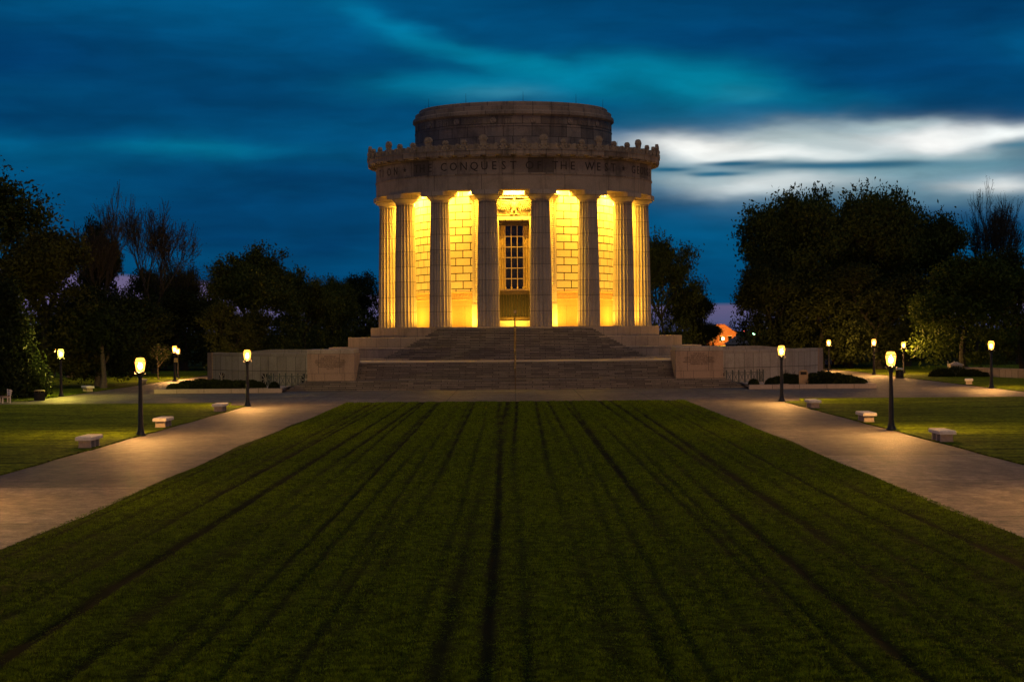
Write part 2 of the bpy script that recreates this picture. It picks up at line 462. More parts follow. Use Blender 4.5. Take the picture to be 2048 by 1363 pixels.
def wavy(poly, step=1.5, amp=.07):
    out = []
    for i in range(len(poly)):
        a = Vector(poly[i]); b = Vector(poly[(i + 1) % len(poly)]); L = (b - a).length; n = max(1, min(120, int(L / step)))
        nrm = Vector((-(b - a).y, (b - a).x)).normalized()
        for j in range(n):
            p = a + (b - a) * (j / n)
            w = 0 if j == 0 else amp * (math.sin(p.x * .7 + p.y * .5) + .6 * math.sin(p.x * 1.9 - p.y * 1.3)) * .6
            out.append((p.x + nrm.x * w, p.y + nrm.y * w))
    return out
ll = wavy([(-17.05, -60), (-17.05, 129.2), (-18.3, 130.6), (-18.8, 135.1), (-90, 135.1), (-90, -60)])
rl = wavy([(17.05, -60), (90, -60), (90, 135.1), (18.8, 135.1), (18.3, 130.6), (17.05, 129.2)])
struct(sheet('lawn', [ll], .05, M['lawn_side'], .06)); struct(sheet('lawn', [rl], .05, M['lawn_side'], .06))
struct(sheet('lawn', [wavy([(-34.1, 142.1), (-34.1, 250), (-150, 250), (-150, 143.5), (-90, 142.1)])], .04, M['lawn_side'], .06))
struct(sheet('lawn', [wavy([(36.5, 142.1), (90, 142.1), (150, 250), (36.5, 250)])], .04, M['lawn_side'], .06))

def blades():
    n = 720000
    # density falls off with distance
    u = rng.random(n); y = 25 + 108.5 * u ** 1.6
    hw = np.minimum(11.05, y * .262 + .5)
    x = (rng.random(n) * 2 - 1) * hw
    rut = rut_at(x, y)
    tuft = .5 + .5 * np.sin(x * 5.3 + 2 * np.sin(y * 3.1)) * np.sin(y * 4.7 + 2 * np.cos(x * 2.9))
    h = (.028 + .035 * rng.random(n) + .012 * tuft) * (1 - .8 * rut)
    w = .0035 + .004 * rng.random(n) + y * .00008
    a = rng.random(n) * 2 * PI; lean = .02 * rng.standard_normal((n, 2))
    v = np.zeros((n, 3, 3), np.float32)
    z0 = .045 - .03 * rut
    v[:, 0] = np.stack([x - w * np.cos(a), y - w * np.sin(a), z0], -1)
    v[:, 1] = np.stack([x + w * np.cos(a), y + w * np.sin(a), z0], -1)
    v[:, 2] = np.stack([x + lean[:, 0], y + lean[:, 1], z0 + h], -1)
    return trimesh('grass_blades', v.reshape(-1, 3), 3, M['blade'])
def trimesh(name, v, k, mat):
    n = len(v) // k
    me = bpy.data.meshes.new(name)
    me.vertices.add(len(v)); me.vertices.foreach_set('co', np.ascontiguousarray(v, np.float32).ravel())
    me.loops.add(len(v)); me.loops.foreach_set('vertex_index', np.arange(len(v), dtype=np.int32))
    me.polygons.add(n); me.polygons.foreach_set('loop_start', np.arange(0, len(v), k, dtype=np.int32))
    me.polygons.foreach_set('loop_total', np.full(n, k, np.int32))
    me.materials.append(mat); me.update(calc_edges=True)
    return me
g = link('grass_blades', blades()); tag(g, 'short mown grass blades of the central lawn', 'grass', kind='stuff')

# ------------------------------------------------------------------ rotunda
RO = empty('rotunda', (0, DC, 0))
tag(RO, 'round colonnaded granite memorial hall glowing yellow inside its ring of fluted columns', 'memorial')
TAU = 2 * PI
FZ = 5.05
for (r, z0, z1) in ((20.2, 2.0, 2.235), (18.2, 2.05, 3.18), (16.3, 2.1, 4.13), (14.1, 2.15, FZ)):
    mb = MB(); off = (r * 1.7) % 1
    q = 0 if r < 15 else R(28)
    mb.lathe([(r, z0), (r, z1 - .03), (r - .03, z1), (9.0, z1)], 180, q, TAU - q)
    mb.build('stylobate_tier', M['tier'], RO)
# columns
def column_mesh():
    mb = MB(); nf = 20; seg = 6; n = nf * seg; rows = 14; H0, H1 = FZ + .002, 16.62
    rb, rt = 1.055, .845
    def rad(j, t):
        r = rb + (rt - rb) * t + .025 * math.sin(PI * t)
        ph = (j % seg) / seg
        return r - .105 * (r) * math.sin(PI * ph) ** .8 if ph > 0 else r
    for i in range(rows):
        t0, t1 = i / rows, (i + 1) / rows
        for j in range(n):
            a = TAU * j / n; b = TAU * (j + 1) / n
            P = lambda jj, aa, t: (rad(jj, t) * math.sin(aa), -rad(jj, t) * math.cos(aa), H0 + (H1 - H0) * t)
            mb.face([P(j, a, t0), P(j + 1, b, t0), P(j + 1, b, t1), P(j, a, t1)],
                    [(a, (H1 - H0) * t0), (b, (H1 - H0) * t0), (b, (H1 - H0) * t1), (a, (H1 - H0) * t1)])
    return mb
cap = MB()
cap.lathe([(.86, 16.60), (.90, 16.66), (.86, 16.70), (.90, 16.76), (.98, 16.84), (1.12, 16.98), (1.20, 17.12), (1.20, 17.17), (.3, 17.17)], 40)
cap.box(-1.27, 1.27, -1.27, 1.27, 17.17, 17.598)
colm = column_mesh().build('column', M['column'], RO); capo = cap.build('capital', M['column'], colm)
RC = 12.4
for k in range(16):
    a = R(11.25 + 22.5 * k)
    o = colm if k == 0 else colm.copy()
    if k:
        COL.objects.link(o); c2 = capo.copy(); COL.objects.link(c2); c2.parent = o
    o.location = (RC * math.sin(a), -RC * math.cos(a), 0); o.rotation_euler = (0, 0, a)
# entablature
mb = MB()
mb.lathe([(11.3, 18.3), (11.3, 17.6), (13.46, 17.6), (13.46, 18.98)], 192)
mb.build('architrave', M['architrave'], RO)
mb = MB(); mb.lathe([(13.45, 18.98), (13.53, 18.985), (13.53, 19.10), (13.45, 19.105)], 192); mb.build('taenia', M['cornice'], RO)
def th_of(px, r, c=1029.0):
    th = 0
    for _ in range(30): th = math.asin(max(-1, min(1, (px - c) * (DC - r * math.cos(th)) / F / r)))
    return th
darks = [(th_of(828, 13.5), th_of(858, 13.5), 1), (th_of(1058, 13.5), th_of(1112, 13.5), 1), (th_of(1281, 13.5), th_of(1298, 13.5), 1)]
mb = MB()
def fm(A, B, k):
    m = (A + B) / 2
    for a, b, i in darks:
        if a < m < b: return i
    return 0
mb.lathe([(13.46, 19.10), (13.46, 20.5)], 384, -PI, PI, mifn=fm)
mb.build('frieze', [M['frieze'], M['frieze_dark']], RO)
# inscription
ins = MB()
letters = [(744, 'L'), (751, 'U'), (762, 'T'), (768, 'I'), (780, 'O'), (793, 'N'), (834.5, 'T'), (846, 'H'), (861.5, 'E'),
           (889, 'C'), (908.5, 'O'), (929, 'N'), (950, 'Q'), (970.5, 'U'), (990, 'E'), (1009, 'S'), (1028, 'T'),
           (1061, 'O'), (1080, 'F'), (1112, 'T'), (1129, 'H'), (1147, 'E'), (1181, 'W'), (1199, 'E'), (1214, 'S'), (1228, 'T'),
           (1268.5, 'G'), (1277.5, 'E'), (1285, 'O'), (1291, 'R'), (1296, 'G'), (1300, 'E')]
for px, ch in letters:
    if px < 756: continue
    a = th_of(px, 13.46)
    M4 = Matrix.Rotation(a, 4, 'Z') @ Matrix.Translation((0, -13.462, 19.42))
    add_text(ins, ch, 1.08, .02, M4, stretch=.92)
for px in (811.5, 1248.5):
    a = th_of(px, 13.46); M4 = Matrix.Rotation(a, 4, 'Z') @ Matrix.Translation((0, 0, 19.78)); pts = []
    for i in range(10):
        rr = .26 if i % 2 == 0 else .10; pts.append((rr * math.sin(i * PI / 5), rr * math.cos(i * PI / 5)))
    ins.extrude(pts, -13.482, -13.44, M4)
ins.build('inscription', M['letter'], RO)
# cornice with mutules
mb = MB()
mb.lathe([(13.4, 20.5), (13.62, 20.5), (13.62, 20.62), (14.0, 20.72), (14.22, 20.72), (14.25, 20.80), (14.25, 21.16), (14.31, 21.18), (14.31, 21.25), (9.5, 21.45)], 192)
for i in range(64):
    a = TAU * (i + .5) / 64
    mb.box(-.42, .42, -14.18, -13.62, 20.6, 20.735, 0, Matrix.Rotation(a, 4, 'Z'))
mb.build('cornice', M['cornice'], RO)
# cresting: wavy scroll band + antefixes
mb = MB()
ncr = 640
def crest(a):
    t = (a / R(3.75)) % 1
    return 21.62 + .16 * abs(math.sin(PI * t * 2)) + .05 * math.sin(a * 97)
prev = None
for i in range(ncr):
    a, b = TAU * i / ncr, TAU * (i + 1) / ncr; r0, r1 = 14.16, 13.94
    P = lambda r, q, z: (r * math.sin(q), -r * math.cos(q), z)
    bump = .05 * (1 if int(i / 3) % 2 else 0)
    za, zb = crest(a), crest(b)
    ro = r0 + bump
    mb.face([P(ro, a, 21.25), P(ro, b, 21.25), P(ro, b, zb), P(ro, a, za)], [(a * 14, 0), (b * 14, 0), (b * 14, .4), (a * 14, .4)])
    mb.face([P(ro, a, za), P(ro, b, zb), P(r1, b, zb), P(r1, a, za)], [(a * 14, 0), (b * 14, 0), (b * 14, .2), (a * 14, .2)])
    mb.face([P(r1, b, 21.25), P(r1, a, 21.25), P(r1, a, za), P(r1, b, zb)], [(b * 14, 0), (a * 14, 0), (a * 14, .4), (b * 14, .4)])
for i in range(96):      # running volutes
    a = TAU * (i + .5) / 96
    M4 = Matrix.Rotation(a, 4, 'Z') @ Matrix.Translation((0, -14.2, 21.58))
    for q in range(8):
        t = q / 8 * TAU
        rr = .14
        mb.ball((rr * math.cos(t), -.02, rr * math.sin(t)), .045, .05, .045, 5, 3, 0, M4)
    mb.ball((0, 0, 0), .07, .09, .07, 6, 4, 0, M4)
mb.build('cresting', M['carving'], RO)
def palmette(h, w):
    mb = MB(); pts = []
    zc = h - w * .5
    for i in range(17):
        t = PI * i / 16; lob = 1 + .07 * abs(math.sin(t * 4.5))
        pts.append((w / 2 * math.cos(t) * lob, zc + w / 2 * math.sin(t) * lob * 1.05))
    pts += [(-w * .42, zc - .1), (-w * .26, .28), (-w * .62, .22), (-w * .72, .05), (-w * .6, 0), (w * .6, 0), (w * .72, .05), (w * .62, .22), (w * .26, .28), (w * .42, zc - .1)]
    pts = pts[:17] + pts[17:22] + pts[22:]
    mb.extrude(pts, -.13, .13)
    for i in range(7):
        t = PI * (i + .5) / 7
        M4 = Matrix.Translation((0, -.14, zc - .08)) @ Matrix.Rotation(-(t - PI / 2), 4, 'Y')
        mb.ball((0, 0, w * .27), w * .075, .06, w * .25, 6, 5, 0, M4)
    for s in (-1, 1):
        mb.ball((s * w * .5, -.12, .16), .13, .09, .13, 8, 5)
        mb.ball((s * w * .26, -.12, .34), .10, .08, .14, 8, 5)
    return mb
big = palmette(1.28, .80).build('antefix', M['carving'], RO); small = palmette(.90, .54).build('antefix', M['carving'], RO)
for k in range(48):
    a = R(11.25 + 7.5 * k); src = big if k % 3 == 0 else small
    o = src if k < 2 else src.copy()
    if k >= 2: COL.objects.link(o)
    o.location = (14.12 * math.sin(a), -14.12 * math.cos(a), 21.25); o.rotation_euler = (0, 0, a)
# drum
mb = MB()
mb.lathe([(9.62, 21.4), (9.62, 23.78), (9.66, 23.79), (9.66, 23.86), (9.60, 23.87), (9.60, 24.74), (9.66, 24.75)], 160)
mb.build('drum_wall', M['drum'], RO)
mb = MB()
mb.lathe([(9.66, 24.75), (9.78, 24.86), (9.84, 24.90), (9.84, 25.16), (9.80, 25.24), (9.6, 25.30), (9.6, 25.66), (9.56, 25.70), (9.22, 25.74), (9.22, 26.06), (9.16, 26.12), (8.2, 26.12), (0, 26.5)], 160)
mb.build('drum_cap', M['drum_cap'], RO)
mb = MB()
def cyl_box(mb, a0, a1, r0, r1, z0, z1, n=1):
    for j in range(n):
        A = a0 + (a1 - a0) * j / n; B = a0 + (a1 - a0) * (j + 1) / n
        P = lambda r, q, z: (r * math.sin(q), -r * math.cos(q), z)
        mb.hexa([P(r1, A, z0), P(r1, B, z0), P(r0, B, z0), P(r0, A, z0), P(r1, A, z1), P(r1, B, z1), P(r0, B, z1), P(r0, A, z1)])
for k in range(16):
    a = R(11.25 + 22.5 * k)
    for u in (-2, -1, 1, 2):
        s = 1 if u > 0 else -1; c = a + s * (.085 + (abs(u) - .5) * .095 - .0) ; w = .040
        z0, z1 = 23.98, 24.64
        t = .009
        cyl_box(mb, c - w, c + w, 9.58, 9.618, z1 - .07, z1); cyl_box(mb, c - w, c - w + t, 9.58, 9.618, z0, z1 - .07)
        cyl_box(mb, c - w + t, c + w * .55, 9.58, 9.618, z0, z0 + .07); cyl_box(mb, c + w * .55 - t, c + w * .55, 9.58, 9.618, z0 + .07, z1 - .2)
        cyl_box(mb, c - w * .35, c + w * .55 - t, 9.58, 9.618, z1 - .27, z1 - .2); cyl_box(mb, c - w * .35, c - w * .35 + t, 9.58, 9.618, z0 + .22, z1 - .27)
mb.build('key_frieze', M['drum'], RO)
disc = MB()
disc.lathe([(.30, 0), (.30, .05), (.24, .07), (.2, .05), (0, .06)], 20)
dm = None
for k in range(16):
    a = R(11.25 + 22.5 * k)
    if dm is None: dm = disc.build('rosette', M['drum'], RO); o = dm
    else: o = dm.copy(); COL.objects.link(o)
    o.location = (9.60 * math.sin(a), -9.60 * math.cos(a), 24.31); o.rotation_euler = (R(90), 0, a)
# lightning rods
rod = MB(); rod.tube((0, 0, 0), (0, 0, .95), .022, .010, 5); rod.ball((0, 0, .0), .05, .05, .05, 6, 4)
rd = None
for (r, z, n, of) in ((8.9, 26.1, 10, 6), (13.7, 21.3, 16, 0)):
    for k in range(n):
        a = R(of + 360 / n * k)
        if rd is None: rd = rod.build('lightning_rod', M['iron'], RO); o = rd
        else: o = rd.copy(); COL.objects.link(o)
        o.location = (r * math.sin(a), -r * math.cos(a), z)
# colonnade ceiling
mb = MB(); mb.lathe([(9.5, 18.3), (11.4, 18.3)], 96); mb.lathe([(9.72, 18.3), (9.95, 18.1), (9.72, 17.95)], 96)
mb.build('colonnade_ceiling', M['surround'], RO)
# cella wall: one ring with the doorway left out
WR = 9.7
ad = math.asin(1.56 / WR)
mb = MB()
mb.lathe([(WR, 8.35), (WR, 18.3)], 150, ad, TAU - ad)
mb.lathe([(WR, 14.9), (WR, 18.3)], 8, -ad, ad)
mb.build('cella_wall', M['cella'], RO)
mb = MB()
a_s = math.asin(3.94 / WR)
mb.lathe([(WR + .005, FZ), (WR + .005, 7.55), (WR + .09, 7.56), (WR + .11, 7.62), (WR + .03, 7.70), (WR + .03, 8.22), (WR + .08, 8.26), (WR + .08, 8.33), (WR, 8.36)], 150, a_s, TAU - a_s)
mb.build('dado', M['dado'], RO)
mb = MB()     # carved wave band of the dado
nn = 150
for i in range(nn):
    a = a_s + (TAU - 2 * a_s) * (i + .5) / nn
    M4 = Matrix.Rotation(a, 4, 'Z') @ Matrix.Translation((0, -(WR + .03), 7.96)) @ Matrix.Rotation(R(38), 4, 'Y')
    mb.ball((0, 0, 0), .06, .05, .22, 6, 4, 0, M4)
mb.build('dado_carving', M['dado'], RO)
# door surround
mb = MB()
yf = -(WR + .10)
for s in (-1, 1):
    xs = sorted((s * 1.58, s * 3.25)); mb.box(xs[0], xs[1], yf - .05, -8.9, FZ, 17.05)
    xs = sorted((s * 3.25, s * 3.98)); mb.box(xs[0], xs[1], yf - .18, -8.6, FZ, 7.2); mb.box(xs[0] + .06, xs[1] - .06, yf - .12, -8.6, 7.2, 17.05)
    xs = sorted((s * 1.42, s * 1.72)); mb.box(xs[0], xs[1], yf - .22, -8.9, FZ, 15.0)
    for i in range(46):
        mb.ball((s * 3.60, yf - .12, 7.5 + i * .205), .11, .07, .085, 6, 4)
mb.box(-1.72, 1.72, yf - .22, -8.9, 15.0, 15.32)
mb.box(-4.08, 4.08, yf - .22, -8.6, 17.05, 17.3); mb.box(-4.25, 4.25, yf - .42, -8.6, 17.3, 17.5); mb.box(-4.12, 4.12, yf - .3, -8.6, 17.5, 18.28)
mb.build('door_surround', M['surround'], RO)
# eagle relief
mb = MB()
ye = yf - .06
mb.box(-3.2, 3.2, ye + .12, -9.0, 15.32, 17.05)
mb.box(-1.9, 1.9, ye - .12, ye, 15.34, 15.46)
for i in range(24): mb.ball((-1.84 + i * .16, ye - .14, 15.46), .07, .07, .05, 5, 3)
mb.ball((0, ye - .16, 16.32), .30, .16, .42, 12, 8)
mb.ball((0, ye - .16, 16.02), .22, .13, .30, 10, 6)
mb.ball((.02, ye - .2, 16.78), .13, .13, .16, 10, 6); mb.ball((.17, ye - .2, 16.76), .11, .06, .045, 8, 5)
for s in (-1, 1):
    mb.ball((s * .20, ye - .15, 15.72), .09, .09, .22, 8, 5); mb.ball((s * .22, ye - .17, 15.52), .15, .09, .06, 8, 4)
    for i in range(3):
        M4 = Matrix.Translation((s * (.02 + .10 * (i - 1)), ye - .10, 15.72)); mb.ball((0, 0, 0), .06, .05, .26, 6, 4, 0, M4)
    for row, (n, L, z0, dz) in enumerate(((11, .86, 16.62, 0), (9, .55, 16.66, .02), (7, .34, 16.70, .04))):
        for i in range(n):
            t = i / (n - 1)
            x = s * (.28 + t * (1.25 - row * .2)); z = z0 - .10 * math.sin(t * 3.0) + .12 * t
            ang = s * (R(14) + t * R(46))
            M4 = Matrix.Translation((x, ye - .09 - row * .045, z)) @ Matrix.Rotation(-ang, 4, 'Y')
            mb.ball((0, 0, -L * .5), .060, .045, L * .5, 6, 6, 0, M4)
    M4 = Matrix.Translation((s * .85, ye - .2, 16.78)) @ Matrix.Rotation(s * R(83), 4, 'Y'); mb.ball((0, 0, 0), .09, .08, .72, 8, 6, 0, M4)
mb.build('eagle_relief', M['relief'], RO)
# tall bronze window and door
WI = empty('tall_window'); WI.parent = RO
yw = -9.35
mb = MB(); mb.box(-1.56, 1.56, -8.6, -8.5, FZ, 15.0); mb.box(-1.45, 1.45, yw + .0, yw + .02, 5.5, 8.1); mb.box(-1.56, -1.5, -9.6, -8.6, FZ, 15.0); mb.box(1.5, 1.56, -9.6, -8.6, FZ, 15.0)
mb.build('inner_wall', M['dark'], WI)
mb = MB(); mb.box(-1.48, 1.48, yw + .12, yw + .14, 7.9, 14.5); mb.build('pane', M['glass'], WI)
for s in (-1, 1):     # fluted jamb pilasters
    mb = MB(); 
    for i in range(3):
        x = s * (.93 + .2 * i); mb.tube((x, yw + .02, 8.3), (x, yw + .02, 14.45), .10, .10, 8)
    mb.build('jamb_pilaster', M['bronze_bright'], WI)
mb = MB()
for i in range(6):
    z = 8.55 + i * .985 + .98 if i < 5 else 14.45
    if i < 5: mb.box(-1.42, 1.42, yw - .10, yw - .04, z - .04, z + .04)
mb.box(-1.42, 1.42, yw - .12, yw - .02, 8.42, 8.56)
for x in (-.84, -.28, .28, .84): 
    mb.box(x - .03, x + .03, yw - .13, yw - .07, 8.5, 14.45)
    mb.ball((x, yw - .14, 8.68), .09, .07, .11, 8, 5)
mb.build('mullions', M['bronze_bright'], WI)
mb = MB(); mb.box(-1.42, 1.42, yw - .16, yw, 14.46, 14.98)
for i in range(14): mb.ball((-1.3 + i * .2, yw - .17, 14.72), .08, .05, .12, 6, 5)
mb.build('transom', M['bronze'], WI)
mb = MB(); mb.box(-1.42, 1.42, yw - .2, yw - .02, 8.05, 8.4); mb.box(-1.42, 1.42, yw - .17, yw - .02, 5.62, 5.95)
for i in range(11):
    x = -1.3 + i * .26; mb.tube((x, yw - .08, 5.95), (x, yw - .08, 8.05), .019, .019, 6)
mb.build('door_grille', M['bronze'], WI)
mb = MB(); mb.box(-1.5, 1.5, -9.95, yw + .02, FZ, 5.35); mb.box(-1.5, 1.5, -9.85, yw + .02, 5.35, 5.6); mb.build('threshold', M['surround'], WI)

# ------------------------------------------------------------------ terrace, stairs, piers, wing walls
TE = empty('terrace', (0, DC, 0)); tag(TE, 'raised round granite terrace with low tiers carrying the columned hall', 'terrace')
mb = MB()
mb.lathe([(31.2, -.05), (31.2, 2.1), (.0, 2.1)], 96, -R(61.5), R(61.5), caps=True)
mb.lathe([(27.5, -.05), (27.5, 2.095), (.0, 2.095)], 96, R(61.0), TAU - R(61.0))
mb.build('terrace_platform', M['coping'], TE)
mb = MB(); mb.box(-12.88, 12.88, -31.5, -20, .0, 2.097); mb.build('terrace_front', M['coping'], TE)
ST = empty('upper_stairs', (0, DC, 0)); tag(ST, 'broad upper flight of dark granite steps fanning up to the column bases', 'stairs')
mb = MB()
for k in range(1, 20):
    z = FZ - .1475 * k; r = 14.13 + .315 * k; h = R(29.5 + 7.5 * k / 19)
    mb.lathe([(r, z - .1475 if k < 19 else 2.05), (r, z - .012), (r - .012, z), (r - .9, z)], 44, -h, h)
    # end cheeks
    for s in (-1, 1):
        a = s * h; P = lambda q, zz: (q * math.sin(a), -q * math.cos(a), zz)
        mb.face([P(r, z - .1475), P(r, z), P(13.9, z), P(13.9, z - .1475)], [(r, 0), (r, .15), (13.9, .15), (13.9, 0)])
mb.build('steps', M['step'], ST)
LS = empty('lower_stairs', (0, 161.8, 0)); tag(LS, 'lower flights of worn granite steps between the inscribed piers', 'stairs')
mb = MB()
for k in range(9):
    y = 165.25 - 161.8 + .36 * k; z = .75 + .15 * (k + 1)
    mb.box(-12.88, 12.88, y, 168.9 - 161.8, z - .15, z - .003 if k == 8 else z)
mb.build('steps', M['step'], LS)
mb = MB()
for k in range(5):
    y = .35 * k; z = .15 * (k + 1); x = 18.3 - .35 * k
    mb.box(-x, x, y, 7.4, z - .15 if k else -.02, z)
mb.build('base_steps', M['step'], LS)

def pier(s, label, lines):
    cx = s * 14.79
    P = empty('inscribed_pier', (cx, 163.6, .75)); tag(P, label, 'pier', 'inscribed stone piers beside the stairs')
    mb = MB(); mb.box(-1.9, 1.9, 0, 5.6, .62, 2.18, 0); mb.box(-1.9, 1.9, 0.0, 5.6, 0, .595)
    mb.box(-1.88, 1.88, .02, 5.58, .595, .62, 1)
    for x in (-.98, .72): mb.box(x - .016, x + .016, -.003, .02, .62, 2.18, 1)
    for x in (-.5, 1.1, -1.3): mb.box(x, x + .025, -.003, .02, 0, .595, 1)
    b = mb.build('block', [M['pier'], M['pier_joint']], P)
    mb = MB(); mb.box(-1.86, 1.86, .03, 5.57, 2.18, 2.2, 1); mb.bevbox(-1.84 if s > 0 else -1.9, 1.9 if s > 0 else 1.84, .04, 5.5, 2.2, 2.53, .03)
    mb.build('coping', [M['coping'], M['pier_joint']], P)
    mb = MB()
    n = len(lines); hgt = .155
    for i, t in enumerate(lines):
        add_text(mb, t, .165, .006, Matrix.Translation((-.05, -.004, 1.92 - i * .165)), stretch=1.02)
    mb.build('inscription', M['letter'], P)
pier(-1, 'reddish granite pier with a seven line inscription left of the stairs',
     ['ERECTED BY', 'THE UNITED STATES', 'IN COMMEMORATION OF THE', 'WINNING OF THE NORTHWEST', 'BY GEORGE ROGERS CLARK', 'AND HIS FRONTIERSMEN', 'IN 1779'])
pier(1, 'reddish granite pier with a six line inscription right of the stairs',
     ['THE SITE OF', 'FORT SACKVILLE', 'CAPTURED FROM THE BRITISH', 'BY GEORGE ROGERS CLARK', 'AND HIS FRENCH COMPATRIOTS', 'FEBRUARY 25 1779'])

def wing(s, label, wins):
    W = empty('wing_wall', (0, DC, 0)); tag(W, label, 'wall', 'curved wing walls of the terrace')
    lo, hi = R(30.5), R(60.3)
    a0, a1 = (lo, hi) if s > 0 else (-hi, -lo)
    mb = MB(); mb.lathe([(30.9, 2.6), (31.5, 2.6), (31.5, 1.225), (31.47, 1.22), (31.47, 1.2), (31.5, 1.195), (31.5, -.05)], 60, a0, a1)
    mb.lathe([(30.9, 2.6), (30.9, 2.0)], 60, a0, a1); mb.build('wall', M['wing'], W)
    mb = MB(); mb.lathe([(30.86, 2.62), (31.5, 2.62), (31.5, 2.87), (31.47, 2.9), (30.86, 2.9), (30.86, 2.62)], 60, a0, a1, caps=True); mb.build('coping', M['coping'], W)
    # end pier
    e0, e1 = (hi, R(62.4)) if s > 0 else (-R(62.4), -hi)
    mb = MB(); mb.lathe([(30.4, -.05), (31.56, -.05), (31.56, 2.61), (30.4, 2.61), (30.4, -.05)], 4, e0, e1, caps=True)
    mb.lathe([(30.4, 2.63), (31.56, 2.63), (31.56, 2.9), (30.4, 2.9), (30.4, 2.63)], 4, e0, e1, caps=True); mb.build('end_pier', M['pier'], W)
    # inner parapet, a little higher
    i0, i1 = (R(28), R(52)) if s > 0 else (-R(52), -R(28))
    mb = MB(); nn = 40; i1_, i0_ = R(56), R(28)
    for j in range(nn):
        A = s * (i0_ + (i1_ - i0_) * j / nn); B = s * (i0_ + (i1_ - i0_) * (j + 1) / nn); zz = lambda q: 3.2 - .32 * min(1, max(0, (abs(q) - R(45)) / R(10)))
        P = lambda r, q, z: (r * math.sin(q), -r * math.cos(q), z)
        mb.hexa([P(30.3, A, 2), P(30.3, B, 2), P(29.8, B, 2), P(29.8, A, 2), P(30.3, A, zz(A)), P(30.3, B, zz(B)), P(29.8, B, zz(B)), P(29.8, A, zz(A))])
    mb.build('parapet', M['coping'], W)
    for th in wins:
        a = s * R(th); M4 = Matrix.Rotation(a, 4, 'Z') @ Matrix.Translation((0, -31.5, 0))
        mb = MB(); w = .52
        mb.box(-w, w, -.012, .02, .12, 1.1, 1, M4)
        for (p, q) in (((-w, .12), (w, 1.1)), ((-w, 1.1), (w, .12)), ((0, .12), (0, 1.1)), ((-w, .61), (w, .61))):
            mb.tube(M4 @ Vector((p[0], -.03, p[1])), M4 @ Vector((q[0], -.03, q[1])), .05, .05, 4)
        mb.build('vent_window', [M['wing'], M['dark']], W)
wing(-1, 'curved wall lit orange, with three star latticed vents, left of the stairs', (34.5, 43.5, 56.5))
wing(1, 'curved pale grey wall behind the round shrubs and upright plaque stone right of the stairs', (33.5,))

# handrail up the middle
HR = empty('handrail', (0, 161.9, 0)); tag(HR, 'thin dark metal handrail climbing the middle of the stairs', 'handrail')
path = [(0, -.2, .95), (0, .0, .95), (0, 1.5, 1.65), (0, 3.3, 1.68), (0, 6.7, 3.02), (0, 17.8, 3.05), (0, 24.0, 5.98), (0, 25.0, 6.0)]
mb = MB()
for x in (-.05, .05):
    for i in range(len(path) - 1): mb.tube((x, path[i][1], path[i][2]), (x, path[i + 1][1], path[i + 1][2]), .024, .024, 6)
for i in range(len(path) - 1):
    mb.tube((0, path[i][1], path[i][2] - .42), (0, path[i + 1][1], path[i + 1][2] - .42), .018, .018, 6)
mb.build('rail', M['bronze'], HR)
for (y, z0, z1) in ((-.15, 0, .95), (1.6, .75, 1.68), (3.25, .75, 1.68), (6.8, 2.1, 3.04), (12, 2.1, 3.05), (17.7, 2.1, 3.06), (21, 3.6, 4.6), (24.1, 5.05, 6.0)):
    mb = MB(); mb.tube((0, y, z0), (0, y, z1), .035, .035, 6); mb.ball((0, y, z0 + .03), .07, .07, .04, 8, 4); mb.build('post', M['bronze'], HR)
SG = empty('small_sign', (.03, 186.6, FZ)); tag(SG, 'small square notice on a thin post before the door', 'sign')
mb = MB(); mb.tube((0, 0, 0), (0, 0, 1.25), .025, .025, 6); mb.ball((0, 0, .02), .16, .16, .03, 10, 4); mb.build('post', M['bronze'], SG)
mb = MB(); mb.box(-.13, .13, -.03, .0, 1.2, 1.52); mb.box(-.1, .1, -.036, -.03, 1.23, 1.49, 1); mb.build('board', [M['bronze'], M['bronze_bright']], SG)

# ------------------------------------------------------------------ planting beds, fences, marker
def bed(s, label):
    B = empty('planting_bed', (s * 23, 157.5, 0)); tag(B, label, 'planting bed', 'planting beds before the wing walls')
    x0, x1 = (18.05 - 23, 27.9 - 23)
    if s < 0: x0, x1 = -x1, -x0
    mb = MB(); mb.bevbox(x0, x1, 0, .45, -.02, .36, .02)
    ox = (x1 - .45, x1) if s > 0 else (x0, x0 + .45)
    mb.bevbox(ox[0], ox[1], .45, 8.5, -.02, .36, .02); mb.build('kerb', M['kerb'], B)
    ix = (x0, x1 - .46) if s > 0 else (x0 + .46, x1)
    mb = MB(); mb.face([(ix[0], .45, .30), (ix[1], .45, .30), (ix[1], 10.5, .30), (ix[0], 10.5, .30)]); 
    mb.build('soil', M['soil'], B)
    mb = MB(); a = (x0 + .2, x0 + 3.4) if s > 0 else (x1 - 3.4, x1 - .2)
    mb.box(a[0], a[1], 2.6, 10.4, .1, .33); mb.build('paving', M['kerb'], B)
bed(-1, 'stone kerbed bed of dark low shrubs left of the stairs'); bed(1, 'stone kerbed bed holding the plaque stone right of the stairs')

